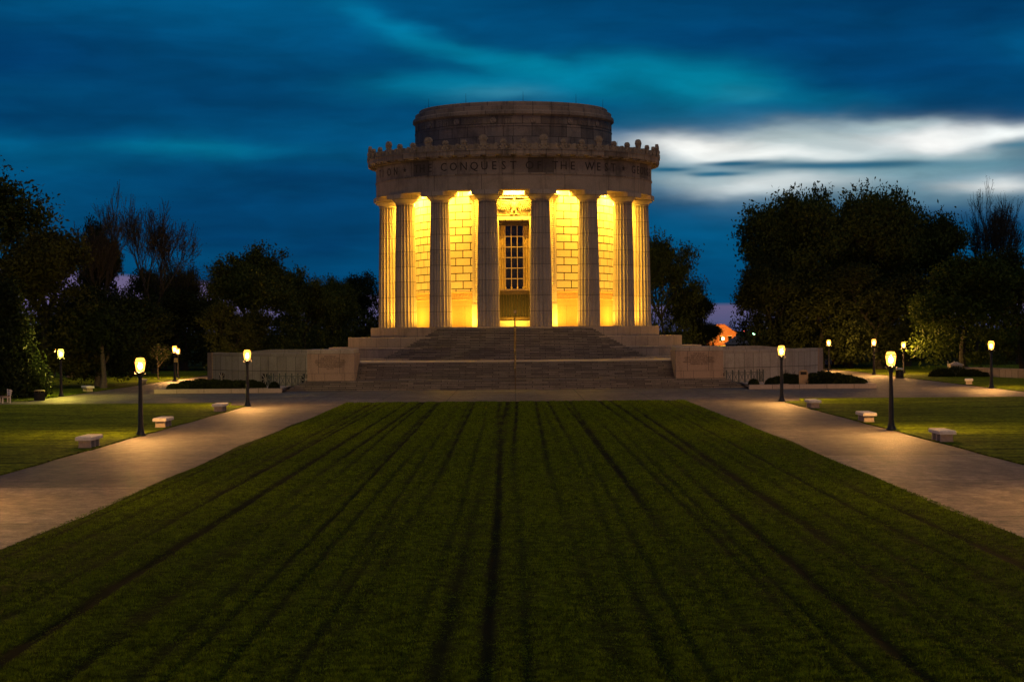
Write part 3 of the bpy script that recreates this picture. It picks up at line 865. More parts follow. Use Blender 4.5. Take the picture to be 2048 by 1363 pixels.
def fence(s, label):
    Fn = empty('iron_fence', (s * 17.0, 164.2, .33)); tag(Fn, label, 'fence', 'ornamental iron fences at the wall vents')
    L = 3.15; n = 6
    D = Vector((s * L, 1.6, 0))
    pts = [Vector((0, 0, 0)) + D * (i / n) for i in range(n + 1)]
    for p in pts + [pts[-1] + Vector((0, 2.5, 0))]:
        mb = MB(); mb.box(p.x - .045, p.x + .045, p.y - .045, p.y + .045, 0, .92); mb.ball((p.x, p.y, .97), .06, .06, .07, 8, 5); mb.build('post', M['railiron'], Fn)
    for i in range(n + 1):
        a = pts[i]; b = pts[i + 1] if i < n else a + Vector((0, 2.5, 0)); mb = MB()
        for z in (.08, .84): mb.tube((a.x, a.y, z), (b.x, b.y, z), .028, .028, 4)
        ln = [((0, .84), (1, .08)), ((0, .08), (1, .84))]
        for (p, q) in ln: mb.tube(a.lerp(b, p[0]) + Vector((0, 0, p[1])), a.lerp(b, q[0]) + Vector((0, 0, q[1])), .016, .016, 4)
        for u in (-.30, .30):      # curved ovals
            pr = None
            for j in range(9):
                t = j / 8; uu = .5 + u * (1 - 1.9 * math.sin(PI * t) ** 1.0 * .42); q = a.lerp(b, uu) + Vector((0, 0, .08 + .76 * t))
                if pr: mb.tube(pr, q, .016, .016, 4)
                pr = q
        mb.build('panel', M['railiron'], Fn)
fence(-1, 'black ornamental iron fence against the orange wall left of the stairs'); fence(1, 'verdigris iron fence with crossed panels right of the stairs')

MK = empty('marker_stone', (bear(1606, 160.5), 160.5, .3)); tag(MK, 'upright tan stone with a dark plaque in the right bed', 'marker')
mb = MB(); mb.extrude([(-.36, 0), (.36, 0), (.35, .9), (.30, 1.0), (.22, 1.09), (-.22, 1.09), (-.30, 1.0), (-.34, .9)], -.14, .14); mb.build('slab', M['marker'], MK)
mb = MB(); mb.box(-.24, .24, -.165, -.145, .74, .97); mb.build('plaque', M['dark'], MK)

# ------------------------------------------------------------------ foliage generators
def leafquads(P, size, r, flat=0.0):
    n = len(P)
    a = r.standard_normal((n, 3)); a[:, 2] *= (1 - flat); a /= np.linalg.norm(a, axis=1)[:, None] + 1e-9
    t = r.standard_normal((n, 3)); b = np.cross(a, t); b /= np.linalg.norm(b, axis=1)[:, None] + 1e-9
    s = (size * (.6 + .8 * r.random(n)))[:, None]
    v = np.stack([P - a * s, P + b * s * .5, P + a * s, P - b * s * .5], 1)
    return v.reshape(-1, 3)

def skeleton(r, H, Rad, depth, first=.28, spread=.75, up=.25, kids=(3, 4), taper=.62, trunk_r=.35):
    segs = []; tips = []
    def grow(p, d, L, rad, lev):
        d = d / np.linalg.norm(d)
        nseg = 3 if lev < 3 else 2; q = p.copy()
        pts = [q.copy()]
        for i in range(nseg):
            d = d + r.standard_normal(3) * .16; d[2] += up * .25; d /= np.linalg.norm(d)
            q = q + d * L / nseg; pts.append(q.copy())
        for i in range(nseg):
            segs.append((pts[i], pts[i + 1], rad * (1 - .35 * i / nseg), rad * (1 - .35 * (i + 1) / nseg), lev))
        if lev >= depth: tips.append((q, d)); return
        if lev >= depth - 1: tips.append((pts[-2], d))
        k = r.integers(kids[0], kids[1] + 1)
        ph = r.random() * 6.28
        for i in range(k):
            az = ph + 6.283 * i / k + r.normal() * .35
            o = np.array([math.cos(az), math.sin(az), 0]); sp = spread * (.6 + .6 * r.random())
            nd = d * (1 - .25 * sp) + o * sp + np.array([0, 0, up * .4])
            src = pts[-1] if (i % 2 == 0 or lev == 0) else pts[-2]
            grow(src, nd, L * taper * (.8 + .45 * r.random()), rad * .58, lev + 1)
        if lev > 0: grow(pts[-1], d, L * taper, rad * .6, lev + 1)
    n_up = 1
    grow(np.zeros(3), np.array([0, 0, 1.]), H * first, trunk_r, 0)
    A = np.array([t[0] for t in tips]); top = A[:, 2].max(); rr = np.percentile(np.hypot(A[:, 0], A[:, 1]), 90)
    sx = Rad / rr; sz = H / (top + .3)
    S = np.array([sx, sx, sz])
    segs = [(a * S, b * S, c, e, l) for a, b, c, e, l in segs]
    return segs, A * S

def limbs_mesh(name, segs, mat, maxlev=9, minr=.012):
    V = []
    for a, b, c, e, l in segs:
        if l > maxlev: continue
        k = 7 if l == 0 else (5 if l < 2 else 3)
        d = b - a; L = np.linalg.norm(d)
        if L < 1e-5: continue
        d = d / L; o = np.array([1, 0, 0]) if abs(d[0]) < .8 else np.array([0, 1, 0]); u = np.cross(d, o); u /= np.linalg.norm(u); w = np.cross(d, u)
        c = max(c, minr); e = max(e, minr)
        if l == 0 and a[2] < .1: c *= 1.5
        for j in range(k):
            t1, t2 = 6.2832 * j / k, 6.2832 * (j + 1) / k
            e1 = u * math.cos(t1) + w * math.sin(t1); e2 = u * math.cos(t2) + w * math.sin(t2)
            V += [a + e1 * c, a + e2 * c, b + e2 * e, b + e1 * e]
    return trimesh(name, np.array(V), 4, mat)

def make_tree(seed, H, Rad, kind):
    r = np.random.default_rng(seed)
    if kind == 'bare':
        segs, T = skeleton(r, H, Rad, 6, .24, .62, .36, (2, 3), .74, .30)
        tm = limbs_mesh('trunk', segs, M['bark'], minr=.022)
        P = T[r.integers(0, len(T), 2400)] + r.standard_normal((2400, 3)) * .26
        cm = trimesh('crown', leafquads(P, .085 * np.ones(len(P)), r), 4, M['bud'])
    elif kind == 'fine':
        segs, T = skeleton(r, H, Rad, 6, .2, .5, .45, (2, 3), .72, .2)
        tm = limbs_mesh('trunk', segs, M['bark'], minr=.018)
        P = T[r.integers(0, len(T), 4200)] + r.standard_normal((4200, 3)) * .35
        cm = trimesh('crown', leafquads(P, .11 * np.ones(len(P)), r), 4, M['leaf_olive'])
    else:
        lm = {'leafy': 'leaf', 'olive': 'leaf_olive', 'bright': 'leaf_bright', 'dark': 'leaf_dark', 'sparse': 'leaf'}[kind]
        segs, T = skeleton(r, H * .97, Rad * .92, 4, .25, .8, .22, (3, 5), .66, .38)
        tm = limbs_mesh('trunk', segs, M['bark'], 4)
        if kind == 'sparse': npt, per, spread, size = len(T), 17, .5, .17
        else: npt, per, spread, size = len(T), 44, .44, .165
        C = T
        if kind != 'sparse':   # add clumps low and around the sides so the crown is full
            k = 150; az = r.random(k) * 6.283; zz = .10 + .52 * r.random(k)
            rr = Rad * np.sqrt(np.clip(1 - ((zz - .45) / .62) ** 2, 0, 1)) * (.45 + .50 * r.random(k))
            C = np.vstack([C, np.stack([rr * np.cos(az), rr * np.sin(az), zz * H], -1)])
        sc_ = np.clip(Rad / 5, .5, 1.6)
        per = int(per * min(1.0, 700 / len(C)) * 1.0) + 8
        cs = spread * sc_ * (.6 + .8 * r.random(len(C)))
        P = np.repeat(C, per, 0) + r.standard_normal((len(C) * per, 3)) * np.repeat(cs, per)[:, None] * np.array([1, 1, .7])
        P = P[(P[:, 2] > .3) & (P[:, 2] < H * 1.02)]
        cm = trimesh('crown', leafquads(P, size * np.ones(len(P)) * (.8 + .25 * sc_), r), 4, M[lm])
    return tm, cm

def make_cone_tree(seed, H, Rad, mat):
    r = np.random.default_rng(seed); n = 420
    z = r.random(n) ** 1.1; rr = Rad * (1 - z * .8) * (.5 + .55 * r.random(n)); az = r.random(n) * 6.283
    C = np.stack([rr * np.cos(az), rr * np.sin(az), .3 + z * (H - .6)], -1)
    P = np.repeat(C, 55, 0) + r.standard_normal((n * 55, 3)) * .42
    P = P[P[:, 2] > .08]
    cm = trimesh('crown', leafquads(P, .15 * np.ones(len(P)), r), 4, mat)
    tm = limbs_mesh('trunk', [(np.zeros(3), np.array([0, 0, H * .6]), .18, .08, 0)], M['bark'])
    return tm, cm

TREES = {}
def proto(key, *a):
    if key not in TREES: TREES[key] = make_tree(*a)
    return TREES[key]
def place_tree(mesh, base, px, d, ytop, wpx, label, rz=0, group=None, name='tree'):
    "base=(H,Rad) the mesh was made at; scaled to the surveyed height and crown width"
    yh = 662 - (px - CX) * .00785
    H = HC + (yh - ytop) * d / F; Rad = wpx / 2 * d / F
    o = empty(name, (bear(px, d), d, -.06), rz); sx = Rad / base[1]; o.scale = (sx, sx, H / base[0])
    tag(o, label, 'tree', group)
    link('trunk', mesh[0], o); link('crown', mesh[1], o)
    return o
LF1 = (make_tree(11, 16, 7, 'leafy'), (16, 7)); LF2 = (make_tree(23, 18, 8.5, 'leafy'), (18, 8.5)); LF3 = (make_tree(37, 13, 6, 'dark'), (13, 6))
OL1 = (make_tree(5, 14, 5.5, 'olive'), (14, 5.5)); BR1 = (make_tree(41, 12, 6, 'bright'), (12, 6)); SP1 = (make_tree(8, 21, 7, 'sparse'), (21, 7))
BA1 = (make_tree(61, 22, 5.5, 'bare'), (22, 5.5)); BA2 = (make_tree(77, 20, 5, 'bare'), (20, 5)); FI1 = (make_tree(91, 15, 5, 'fine'), (15, 5))
CT1 = (make_cone_tree(2, 8.3, 3.4, M['leaf_dark']), (8.3, 3.4))
G1 = 'trees along the edge of the park'
for (T, px, d, yt, w, lab, rz) in [
    # left side
    (SP1, 36, 196, 306, 330, 'tallest loose leaved tree at the left edge with open arching limbs', .4),
    (OL1, 88, 176, 452, 270, 'broad olive brown tree at left filling the space behind the yellowish lamp', 1.0),
    (LF3, 200, 183, 560, 190, 'dark low tree with forked trunk behind the left far bench', 2.0),
    (LF3, 262, 226, 590, 170, 'dark low tree just left of the pair of close lamps', .7),
    (BA1, 205, 232, 358, 165, 'tall upright nearly bare tree left, its twigs above the olive tree', .3),
    (LF3, 196, 238, 425, 92, 'dark ivy clad tree tangled in the tall bare tree at left', 1.3),
    (BA2, 308, 236, 388, 175, 'nearly bare leaning tree left with fan shaped brown twigs', 2.2),
    (LF3, 318, 266, 530, 120, 'low dark tree in front of the lavender strip at left', 2.6),
    (FI1, 330, 270, 500, 130, 'thin twiggy tree below the leaning bare tree at left', 4.4),
    (FI1, 372, 262, 492, 140, 'thin twiggy tree left, against the lavender strip of sky', .0),
    (FI1, 425, 268, 508, 130, 'thin twiggy tree just left of the big round dark tree', 1.9),
    (LF1, 520, 236, 478, 200, 'big round dark tree behind the left wing wall', .9),
    (LF1, 610, 246, 528, 150, 'rounded green tree behind the left inscribed pier, second from the rotunda', 2.9),
    (LF1, 660, 262, 545, 110, 'slim green tree behind the left stylobate edge', 4.1),
    (LF3, 700, 300, 540, 130, 'dark bushy tree touching the left columns', 5.0),
    (LF3, 470, 222, 600, 130, 'low dark tree behind the left end of the left wing wall', 3.1),
    (LF3, 370, 262, 575, 200, 'low dark tree behind the pair of close lamps', 3.7),
    # right side
    (LF2, 1335, 238, 452, 160, 'rounded leafy tree just right of the columns', .2),
    (LF3, 1372, 246, 560, 90, 'low dark tree beneath the rounded tree right of the columns', 1.7),
    (LF3, 1406, 262, 632, 58, 'small layered dark tree before the orange lit house', 2.0),
    (LF2, 1600, 246, 372, 235, 'leftmost crown of the huge leafy tree group on the right', 1.5),
    (LF2, 1700, 240, 358, 250, 'tallest crown of the huge leafy tree group on the right', 3.3),
    (LF1, 1655, 252, 362, 190, 'middle crown filling the top of the huge leafy tree group', 2.2),
    (LF1, 1770, 252, 372, 190, 'crown right of the tallest in the huge leafy tree group', .9),
    (LF1, 1815, 246, 400, 190, 'rightmost crown of the huge leafy tree group on the right', 5.1),
    (LF3, 1540, 236, 500, 150, 'low dark tree at the left foot of the huge tree group', .5),
    (LF3, 1640, 236, 520, 200, 'low dark tree in the middle foot of the huge tree group', 1.5),
    (LF3, 1760, 230, 520, 200, 'low dark tree at the right foot of the huge tree group', 2.5),
    (BA1, 1952, 268, 345, 130, 'tall bare twiggy tree at upper right', 1.4),
    (BA2, 2036, 262, 375, 130, 'bare twiggy tree cut by the right edge', .1),
    (BR1, 1930, 208, 495, 235, 'dense brighter green tree behind the rightmost lamp', .4),
    (LF3, 2045, 215, 488, 150, 'dark tree at the right edge behind the low stone wall', 3.0),
]:
    place_tree(T[0], T[1], px, d, yt, w, lab, rz, G1)
place_tree(CT1[0], CT1[1], -2, 150.5, 568, 190, 'dark green bushy tree clothed to the ground behind the left backed bench', .4, G1)
# young tree
r = np.random.default_rng(9); segs, T = skeleton(r, 3.7, 1.2, 4, .42, .7, .35, (2, 3), .62, .045)
yt_ = empty('young_tree', (-36.0, 206, 0)); tag(yt_, 'small young tree with a slender pale trunk beside the pair of close lamps', 'tree')
link('trunk', limbs_mesh('trunk', segs, M['palebark'], 9, .012), yt_)
P = T[r.integers(0, len(T), 900)] + r.standard_normal((900, 3)) * .16; link('crown', trimesh('crown', leafquads(P, .10 * np.ones(len(P)), r), 4, M['leaf_dark']), yt_)
# distinct trunks seen under the left crowns
for (px, d, lab, fork) in ((140, 220, 'thick brown trunk left, beside the yellowish lamp post', False), (194, 181, 'forked trunk just behind the far left bench', True), (225, 175, 'single leaning trunk right of the far left bench', False)):
    t = empty('tree', (bear(px, d) - (.8 if px == 225 else 0), d, -.05)); tag(t, lab, 'tree', 'trunks under the left crowns')
    sg = [(np.zeros(3), np.array([.05, 0, 1.1]), .38 if px == 140 else .24, .22 if px != 140 else .34, 0)]
    if fork: sg += [(np.array([.05, 0, 1.0]), np.array([-.35, .1, 4.2]), .17, .10, 0), (np.array([.05, 0, 1.0]), np.array([.95, 0, 2.6]), .13, .09, 0), (np.array([.95, 0, 2.6]), np.array([1.2, 0, 4.6]), .09, .06, 0)]
    else: sg += [(np.array([.05, 0, 1.1]), np.array([-.25, .1, 5.0]), .22 if px != 140 else .34, .14, 0)]
    link('trunk', limbs_mesh('trunk', sg, M['palebark']), t)
    rr = np.random.default_rng(px); P = np.array([0, 0, 5.2]) + rr.standard_normal((5200, 3)) * np.array([1.5, 1.3, .9]); P = P[P[:, 2] > 2.9]
    link('crown', trimesh('crown', leafquads(P, .17 * np.ones(len(P)), rr), 4, M['leaf_dark']), t)
# background wood
def wood(name, ranges, label, seed, dens=9, mat='leaf_dark'):
    r = np.random.default_rng(seed); C = []
    for (x0, x1, y0, y1, h) in ranges:
        n = int((x1 - x0) * dens); x = r.uniform(x0, x1, n); y = r.uniform(y0, y1, n)
        top = h * (.75 + .22 * np.sin(x * .33 + y * .1) + .12 * np.sin(x * 1.1)); z = r.random(n) ** .8 * top
        C.append(np.stack([x, y, z], -1))
    C = np.vstack(C); P = np.repeat(C, 40, 0) + r.standard_normal((len(C) * 40, 3)) * np.array([.9, .9, .7]); P = P[P[:, 2] > 0]
    o = link(name, trimesh(name, leafquads(P, .32 * np.ones(len(P)), r), 4, M[mat])); tag(o, label, 'woodland', kind='stuff')
wood('woodland', [(-100, -18, 285, 305, 9)], 'dark mass of woodland closing the park on the left', 1)
wood('woodland', [(36, 110, 285, 305, 9.5), (34, 46, 270, 285, 5)], 'dark mass of woodland closing the park on the right', 2)
wood('woodland', [(-200, 420, 1500, 1540, 10)], 'low blue line of far off trees on the horizon', 3, 1.2)

# shrubs
def shrub_mesh(seed, mounds, size=.07, per=2600, mat='leaf_dark'):
    r = np.random.default_rng(seed); P = []
    for (x, y, rx, ry, h) in mounds:
        u = r.standard_normal((per, 3)); u /= np.linalg.norm(u, axis=1)[:, None]; u[:, 2] = abs(u[:, 2]); k = (.72 + .33 * r.random(per))[:, None]
        P.append(np.array([x, y, 0]) + u * k * np.array([rx, ry, h]))
    P = np.vstack(P)
    return trimesh('foliage', leafquads(P, size * np.ones(len(P)), r), 4, M[mat])
def shrub(x, y, z, mounds, label, name='shrub', seed=1, group=None):
    o = empty(name, (x, y, z)); tag(o, label, name.replace('_', ' '), group)
    link('foliage', shrub_mesh(seed, mounds), o)
    mb = MB()
    for (mx, my, rx, ry, h) in mounds:
        for q in range(3): mb.tube((mx, my, 0), (mx + rx * .5 * math.cos(q * 2.1), my + ry * .5 * math.sin(q * 2.1), h * .8), .03, .012, 4)
    mb.build('stems', M['bark'], o)
sx = lambda px, d=160.5: bear(px, d)
shrub(sx(1503), 159.3, .3, [(0, 0, .42, .42, .44)], 'small round dark shrub before the right iron fence', seed=3)
shrub(sx(1541), 160.0, .3, [(0, 0, .52, .5, .5)], 'round dark shrub just left of the lamp post on the right', seed=4)
shrub(sx(551), 159.3, .3, [(0, 0, .42, .42, .5)], 'round dark shrub before the left iron fence', seed=5)
shrub(sx(1575), 160.9, .3, [(-.7, 0, .7, .7, .6), (0, .2, .8, .7, .8), (.55, 0, .7, .6, .75)], 'dark juniper mass left of the plaque stone', 'juniper', 6)
shrub(sx(1665), 160.7, .3, [(-1.5, .3, 1.0, .9, .85), (-.6, .4, 1.1, .9, 1.0), (.3, .2, 1.1, .9, .85), (1.2, 0, 1.0, .8, .7), (1.9, -.3, .8, .6, .45)], 'long dark juniper mass right of the plaque stone', 'juniper', 7)
shrub(sx(432), 160.7, .3, [(-3.1, -.3, .8, .7, .42), (-2.3, .2, 1.0, .9, .62), (-1.3, .4, 1.0, .9, .78), (-.3, .4, 1.0, .9, .70), (.7, .3, 1.0, .9, .66), (1.7, .2, 1.0, .8, .62), (2.6, .1, .9, .8, .66), (3.3, 0, .6, .6, .5)], 'long dark juniper mass filling the left bed', 'juniper', 8)
shrub(41.4, 192, 0, [(-1.3, 0, 1.2, 1, .85), (0, 0, 1.4, 1.2, 1.0), (1.4, -.5, 1.4, 1, .7), (2.5, -1.2, 1.0, .9, .45)], 'dark spreading hedge before the small domed stone pillar', 'hedge', 9)
# spindly bare shrub
o = empty('twiggy_shrub', (sx(1576, 163.5), 163.5, .3)); tag(o, 'spindly reddish leaved twig shrub beside the right lamp post', 'shrub')
mb = MB(); rr = random.Random(4)
for i in range(16):
    a = rr.random() * 6.28; L = .7 + .5 * rr.random(); p = (0, 0, 0); q = (math.cos(a) * L * .6, math.sin(a) * .4, L * .95); mb.tube(p, q, .015, .008, 4)
    for j in range(3): t = .5 + .17 * j; mb.tube(tuple(c * t for c in q), (q[0] * t + rr.uniform(-.25, .25), q[1] * t, q[2] * t + .22), .009, .005, 3)
mb.build('stems', M['bark'], o)

# ------------------------------------------------------------------ street lamps
def make_lamp(name, label, mat):
    L = empty(name); tag(L, label, 'street lamp', 'lamps along the park walks')
    mb = MB()
    mb.lathe([(.25, 0), (.25, .05), (.21, .09), (.17, .17), (.135, .30), (.125, .42), (.128, .45), (.12, .5), (.083, 2.62), (.08, 2.66)], 14)
    mb.build('post', M['iron'], L, smooth=True)
    mb = MB(); mb.lathe([(.07, 2.60), (.12, 2.64), (.11, 2.70), (.08, 2.76), (.16, 2.84), (.19, 2.88), (.17, 2.93), (0, 2.93)], 14)
    for k in range(4):
        a = PI / 2 * k; mb.tube((.08 * math.cos(a), .08 * math.sin(a), 2.70), (.26 * math.cos(a), .26 * math.sin(a), 2.82), .016, .016, 5); mb.ball((.26 * math.cos(a), .26 * math.sin(a), 2.85), .035, .035, .035, 6, 4)
    mb.build('bracket', M['iron'], L)
    mb = MB(); mb.lathe([(0, 2.94), (.165, 2.945), (.19, 3.0), (.245, 3.36), (0, 3.37)], 16); mb.lathe([(0, 3.40), (.235, 3.41), (.17, 3.54), (0, 3.555)], 16)
    mb.build('lantern_glass', mat, L, smooth=True)
    mb = MB(); mb.ball((0, 0, 3.17), .105, .105, .15, 12, 8); mb.build('bulb', M['bulb'], L)
    mb = MB(); mb.lathe([(.10, 3.365), (.262, 3.37), (.262, 3.40), (.10, 3.405)], 16); mb.lathe([(.10, 3.56), (.10, 3.58), (.02, 3.62), (.02, 3.66), (0, 3.67)], 10)
    mb.build('lantern_rim', M['iron'], L)
    return L
def bulb_light(x, y, z, col=(1.0, .47, .12), p=4600):
    l = bpy.data.lights.new('lamp_light', 'POINT'); l.energy = p; l.color = col; l.shadow_soft_size = .19
    o = bpy.data.objects.new('lamp_light', l); COL.objects.link(o); o.location = (x, y, z)
lamp0 = make_lamp('street_lamp', 'glowing lamp standing nearest on the left walk, between two benches', M['lamp'])
lamp0.location = (-17.1, 93, 0); bulb_light(-17.1, 93, 3.18)
LG = 'lamps along the park walks'
hts = 3.6
for (x, y, h, lab) in [
    (-17.0, 129.4, 3.62, 'glowing lamp before the left wing wall at the far end of the left walk'),
    (17.05, 92.6, 3.62, 'glowing lamp nearest on the right walk, between two benches'),
    (17.1, 131, 3.62, 'glowing lamp before the right wing wall at the far end of the right walk'),
    (-33.3, 199.5, 3.5, 'front lamp with small sign of the close pair at left'),
    (-34.9, 211, 3.15, 'rear lamp of the close pair at left, half behind the other'),
    (34.6, 225, 3.45, 'distant lamp just right of the right wing wall'),
    (35.7, 203, 3.6, 'distant lamp between the wing wall and the nearest right lamp'),
    (39.6, 208, 3.25, 'distant lamp behind the litter bin on the right'),
    (36.3, 155.6, 3.65, 'rightmost lamp, standing beside the curving side path'),
    (-17.1, 56.5, 3.62, 'lamp on the left walk close to the viewer'),
    (17.1, 54, 3.62, 'lamp on the right walk close to the viewer'),
    (-17.1, 20, 3.62, 'lamp on the left walk beside the viewer'),
    (17.1, 17, 3.62, 'lamp on the right walk beside the viewer')]:
    dup(lamp0, (x, y, 0), 0, lab, LG, (1, 1, h / 3.6)); bulb_light(x, y, 3.18 * h / 3.6)
ly = make_lamp('street_lamp', 'yellowish lamp by the olive tree at far left', M['lamp_green']); ly.location = (-34.0, 152.6, 0); bulb_light(-34.0, 152.6, 3.18, (1.0, .78, .10), 3600)
dup(lamp0, (bear(109, 232), 232, 0), 0, 'tiny far lamp just behind the yellowish lamp at left', LG, (.55, .55, .9))
# small sign on the paired lamp
s_ = empty('post_sign', (-33.3 + .12, 199.3, 1.85)); tag(s_, 'small ochre sign fixed to the front lamp of the close pair', 'sign')
mb = MB(); mb.box(-.16, .2, -.03, 0, 0, .4); mb.box(-.19, .23, .0, .02, -.03, .43, 1); mb.build('board', [M['bronze_bright'], M['iron']], s_)

# ------------------------------------------------------------------ benches
def make_bench(label):
    B = empty('stone_bench'); tag(B, label, 'bench', 'stone benches along the walks')
    mb = MB(); mb.bevbox(-.33, .33, -1.15, 1.15, .30, .46, .035); mb.build('seat', M['bench'], B)
    for y in (-.82, 0, .82):
        mb = MB(); mb.box(-.24, .24, y - .075, y + .075, 0, .30); mb.box(-.26, .26, y - .09, y + .09, 0, .03); mb.build('leg', M['benchleg'], B)
    return B
b0 = make_bench('nearest pale stone bench on the left walk'); b0.location = (-17.45, 83.4, .05)
BG = 'stone benches along the walks'
for (x, y, rz, lab) in [
    (-17.45, 101, 0, 'middle pale stone bench on the left walk, right of the nearest lamp'),
    (-17.45, 120.5, 0, 'farthest pale stone bench on the left walk, before the wing wall lamp'),
    (17.35, 119, 0, 'farthest stone bench on the right walk beside the wall end lamp'),
    (17.35, 101, 0, 'middle stone bench on the right walk, left of the nearest right lamp'),
    (17.35, 83, 0, 'nearest stone bench on the right walk, right of the nearest lamp'),
    (-34.6, 165, R(22), 'pale bench in front of the forked trunk at left'),
    (-34.4, 188.5, R(12), 'dim bench beside the young tree at left'),
    (36.9, 166, R(-12), 'lone bench beside the curving side path at right')]:
    dup(b0, (x, y, .05 if abs(x) < 20 else .02), rz, lab, BG)
WB = empty('backed_bench', (-34.9, 137.6, .0), R(-70)); WB.location = (-34.7, 139.2, .02)
tag(WB, 'wooden bench with a backrest and pale frame at the left edge', 'bench')
mb = MB(); [mb.box(-.9, .9, -.05 - .13 * i, .06 - .13 * i, .42, .46) for i in range(4)]; mb.build('seat', M['wood'], WB)
mb = MB(); [mb.box(-.9, .9, .14 + .03 * i, .18 + .03 * i, .52 + .13 * i, .62 + .13 * i) for i in range(3)]; mb.build('backrest', M['bench'], WB)
for x in (-.8, .8):
    mb = MB(); mb.box(x - .04, x + .04, -.42, -.34, 0, .42); mb.box(x - .04, x + .04, .08, .16, 0, .92); mb.box(x - .04, x + .04, -.34, .08, .36, .42); mb.build('leg', M['bench'], WB)

# ------------------------------------------------------------------ litter bins
def bin_(x, y, label, h=.85, rr=.36, mat='iron'):
    B = empty('litter_bin', (x, y, 0)); tag(B, label, 'litter bin')
    mb = MB()
    for k in range(22):
        a = TAU * k / 22; mb.box(-.035, .035, -rr, -rr + .03, .05, h - .15, 0, Matrix.Rotation(a, 4, 'Z'))
    mb.lathe([(rr - .035, .04), (rr - .035, h - .15)], 20); mb.lathe([(rr - .1, 0), (rr + .02, 0), (rr + .02, .06), (rr - .1, .06)], 20); mb.lathe([(rr - .04, h - .17), (rr + .03, h - .17), (rr + .03, h - .11), (rr - .04, h - .11)], 20)
    mb.build('body', M[mat], B)
    mb = MB(); mb.lathe([(rr * .6, h), (rr + .03, h), (rr + .03, h + .035), (rr * .5, h + .09), (0, h + .1)], 20)
    for k in range(4): a = TAU * k / 4 + .4; mb.tube((rr * .9 * math.cos(a), rr * .9 * math.sin(a), h - .14), (rr * .9 * math.cos(a), rr * .9 * math.sin(a), h), .015, .015, 4)
    mb.build('lid', M['bench' if mat == 'iron' else 'wood'], B)
bin_(35.6, 189, 'dark slatted litter bin with a shiny lid behind the nearest right lamp')
bin_(-33.7, 144.4, 'brown slatted litter bin under the dark tree at far left', .66, .38, 'bark')

# ------------------------------------------------------------------ low stone wall and posts at the right
LW = empty('low_stone_wall', (42.8, 195, 0)); tag(LW, 'low grey stone wall running off the right edge', 'wall')
a = Vector((0.4, 0, 0)); b = Vector((9.5, -36, 0)); d = (b - a).normalized(); nrm = Vector((-d.y, d.x, 0)) * .2
mb = MB()
P = [a - nrm, b - nrm, b + nrm, a + nrm]; mb.hexa([(p.x, p.y, -.05) for p in P] + [(p.x, p.y, .74) for p in P]); mb.build('wall', M['wing'], LW)
nrm *= 1.3; P = [a - nrm, b - nrm, b + nrm, a + nrm]; mb = MB(); mb.hexa([(p.x, p.y, .75) for p in P] + [(p.x, p.y, .86) for p in P]); mb.build('coping', M['coping'], LW)
GP = empty('stone_pillar', (42.3, 196, 0)); tag(GP, 'small square stone pillar with a pyramid cap at the end of the low wall', 'pillar')
mb = MB(); mb.box(-.55, .55, -.55, .55, -.02, 1.02); mb.build('shaft', M['wing'], GP)
mb = MB(); mb.box(-.66, .66, -.66, .66, 1.02, 1.12); mb.hexa([(-.62, -.62, 1.12), (.62, -.62, 1.12), (.62, .62, 1.12), (-.62, .62, 1.12), (-.12, -.12, 1.36), (.12, -.12, 1.36), (.12, .12, 1.36), (-.12, .12, 1.36)]); mb.build('cap', M['coping'], GP)
for i, px in enumerate((1895, 1908, 1920)):
    o = empty('bollard', (bear(px, 214), 214, 0)); tag(o, ['leftmost of three thin white posts by the stone pillar', 'middle one of three thin white posts by the stone pillar', 'rightmost of three thin white posts by the stone pillar'][i], 'post', 'thin white posts')
    mb = MB(); mb.lathe([(.06, 0), (.055, 1.08 + .03 * (1 - i)), (.04, 1.13), (0, 1.14)], 10); mb.build('shaft', M['white'], o)

# ------------------------------------------------------------------ far background: houses, lights, car
H1 = empty('brick_house', (bear(1442, 600), 600, 0)); tag(H1, 'small gabled brick house glowing orange in street light', 'house')
mb = MB(); w = 4.4; mb.box(-w, w, 0, 8, -.2, 3.6)
mb.face([(-w, 0, 3.6), (w, 0, 3.6), (w * .25, 0, 6.0), (-w * .25, 0, 6.0)]); mb.face([(-w, 8, 3.6), (w, 8, 3.6), (w * .25, 8, 6.0), (-w * .25, 8, 6.0)]); mb.build('wall', M['brick'], H1)
mb = MB()
for s in (-1, 1): mb.hexa([(s * (w + .4), -.3, 3.35), (s * w * .22, -.3, 6.05), (s * w * .22, 8.3, 6.05), (s * (w + .4), 8.3, 3.35), (s * (w + .4), -.3, 3.55), (s * w * .22, -.3, 6.25), (s * w * .22, 8.3, 6.25), (s * (w + .4), 8.3, 3.55)])
mb.box(-w * .22, w * .22, -.3, 8.3, 6.05, 6.25); mb.build('roof', M['tile'], H1)
for x in (-2.6, 0, 2.6):
    mb = MB(); mb.box(x - .5, x + .5, -.04, 0, 1.2, 2.7, 1); mb.box(x - .6, x + .6, -.08, -.02, 1.1, 1.2); mb.box(x - .6, x + .6, -.08, -.02, 2.7, 2.8); mb.build('window', [M['white'], M['glass']], H1)
H2 = empty('roofed_shed', (bear(1479, 330), 330, 0)); tag(H2, 'low building with a dark blue grey roof right of the orange house', 'building')
mb = MB(); mb.box(-1.7, 2.0, 0, 5, -.1, 2.2); mb.build('wall', M['slate'], H2)
mb = MB(); mb.hexa([(-2.1, -.3, 2.2), (2.3, -.3, 2.2), (2.3, 5.3, 2.2), (-2.1, 5.3, 2.2), (-.3, 1.5, 3.55), (.1, 1.5, 3.5), (.1, 3.5, 3.5), (-.3, 3.5, 3.55)]); mb.build('roof', M['slate'], H2)
mb = MB(); mb.box(-.4, .4, -.03, .0, 0, 2.0); mb.build('door', M['white'], H2)
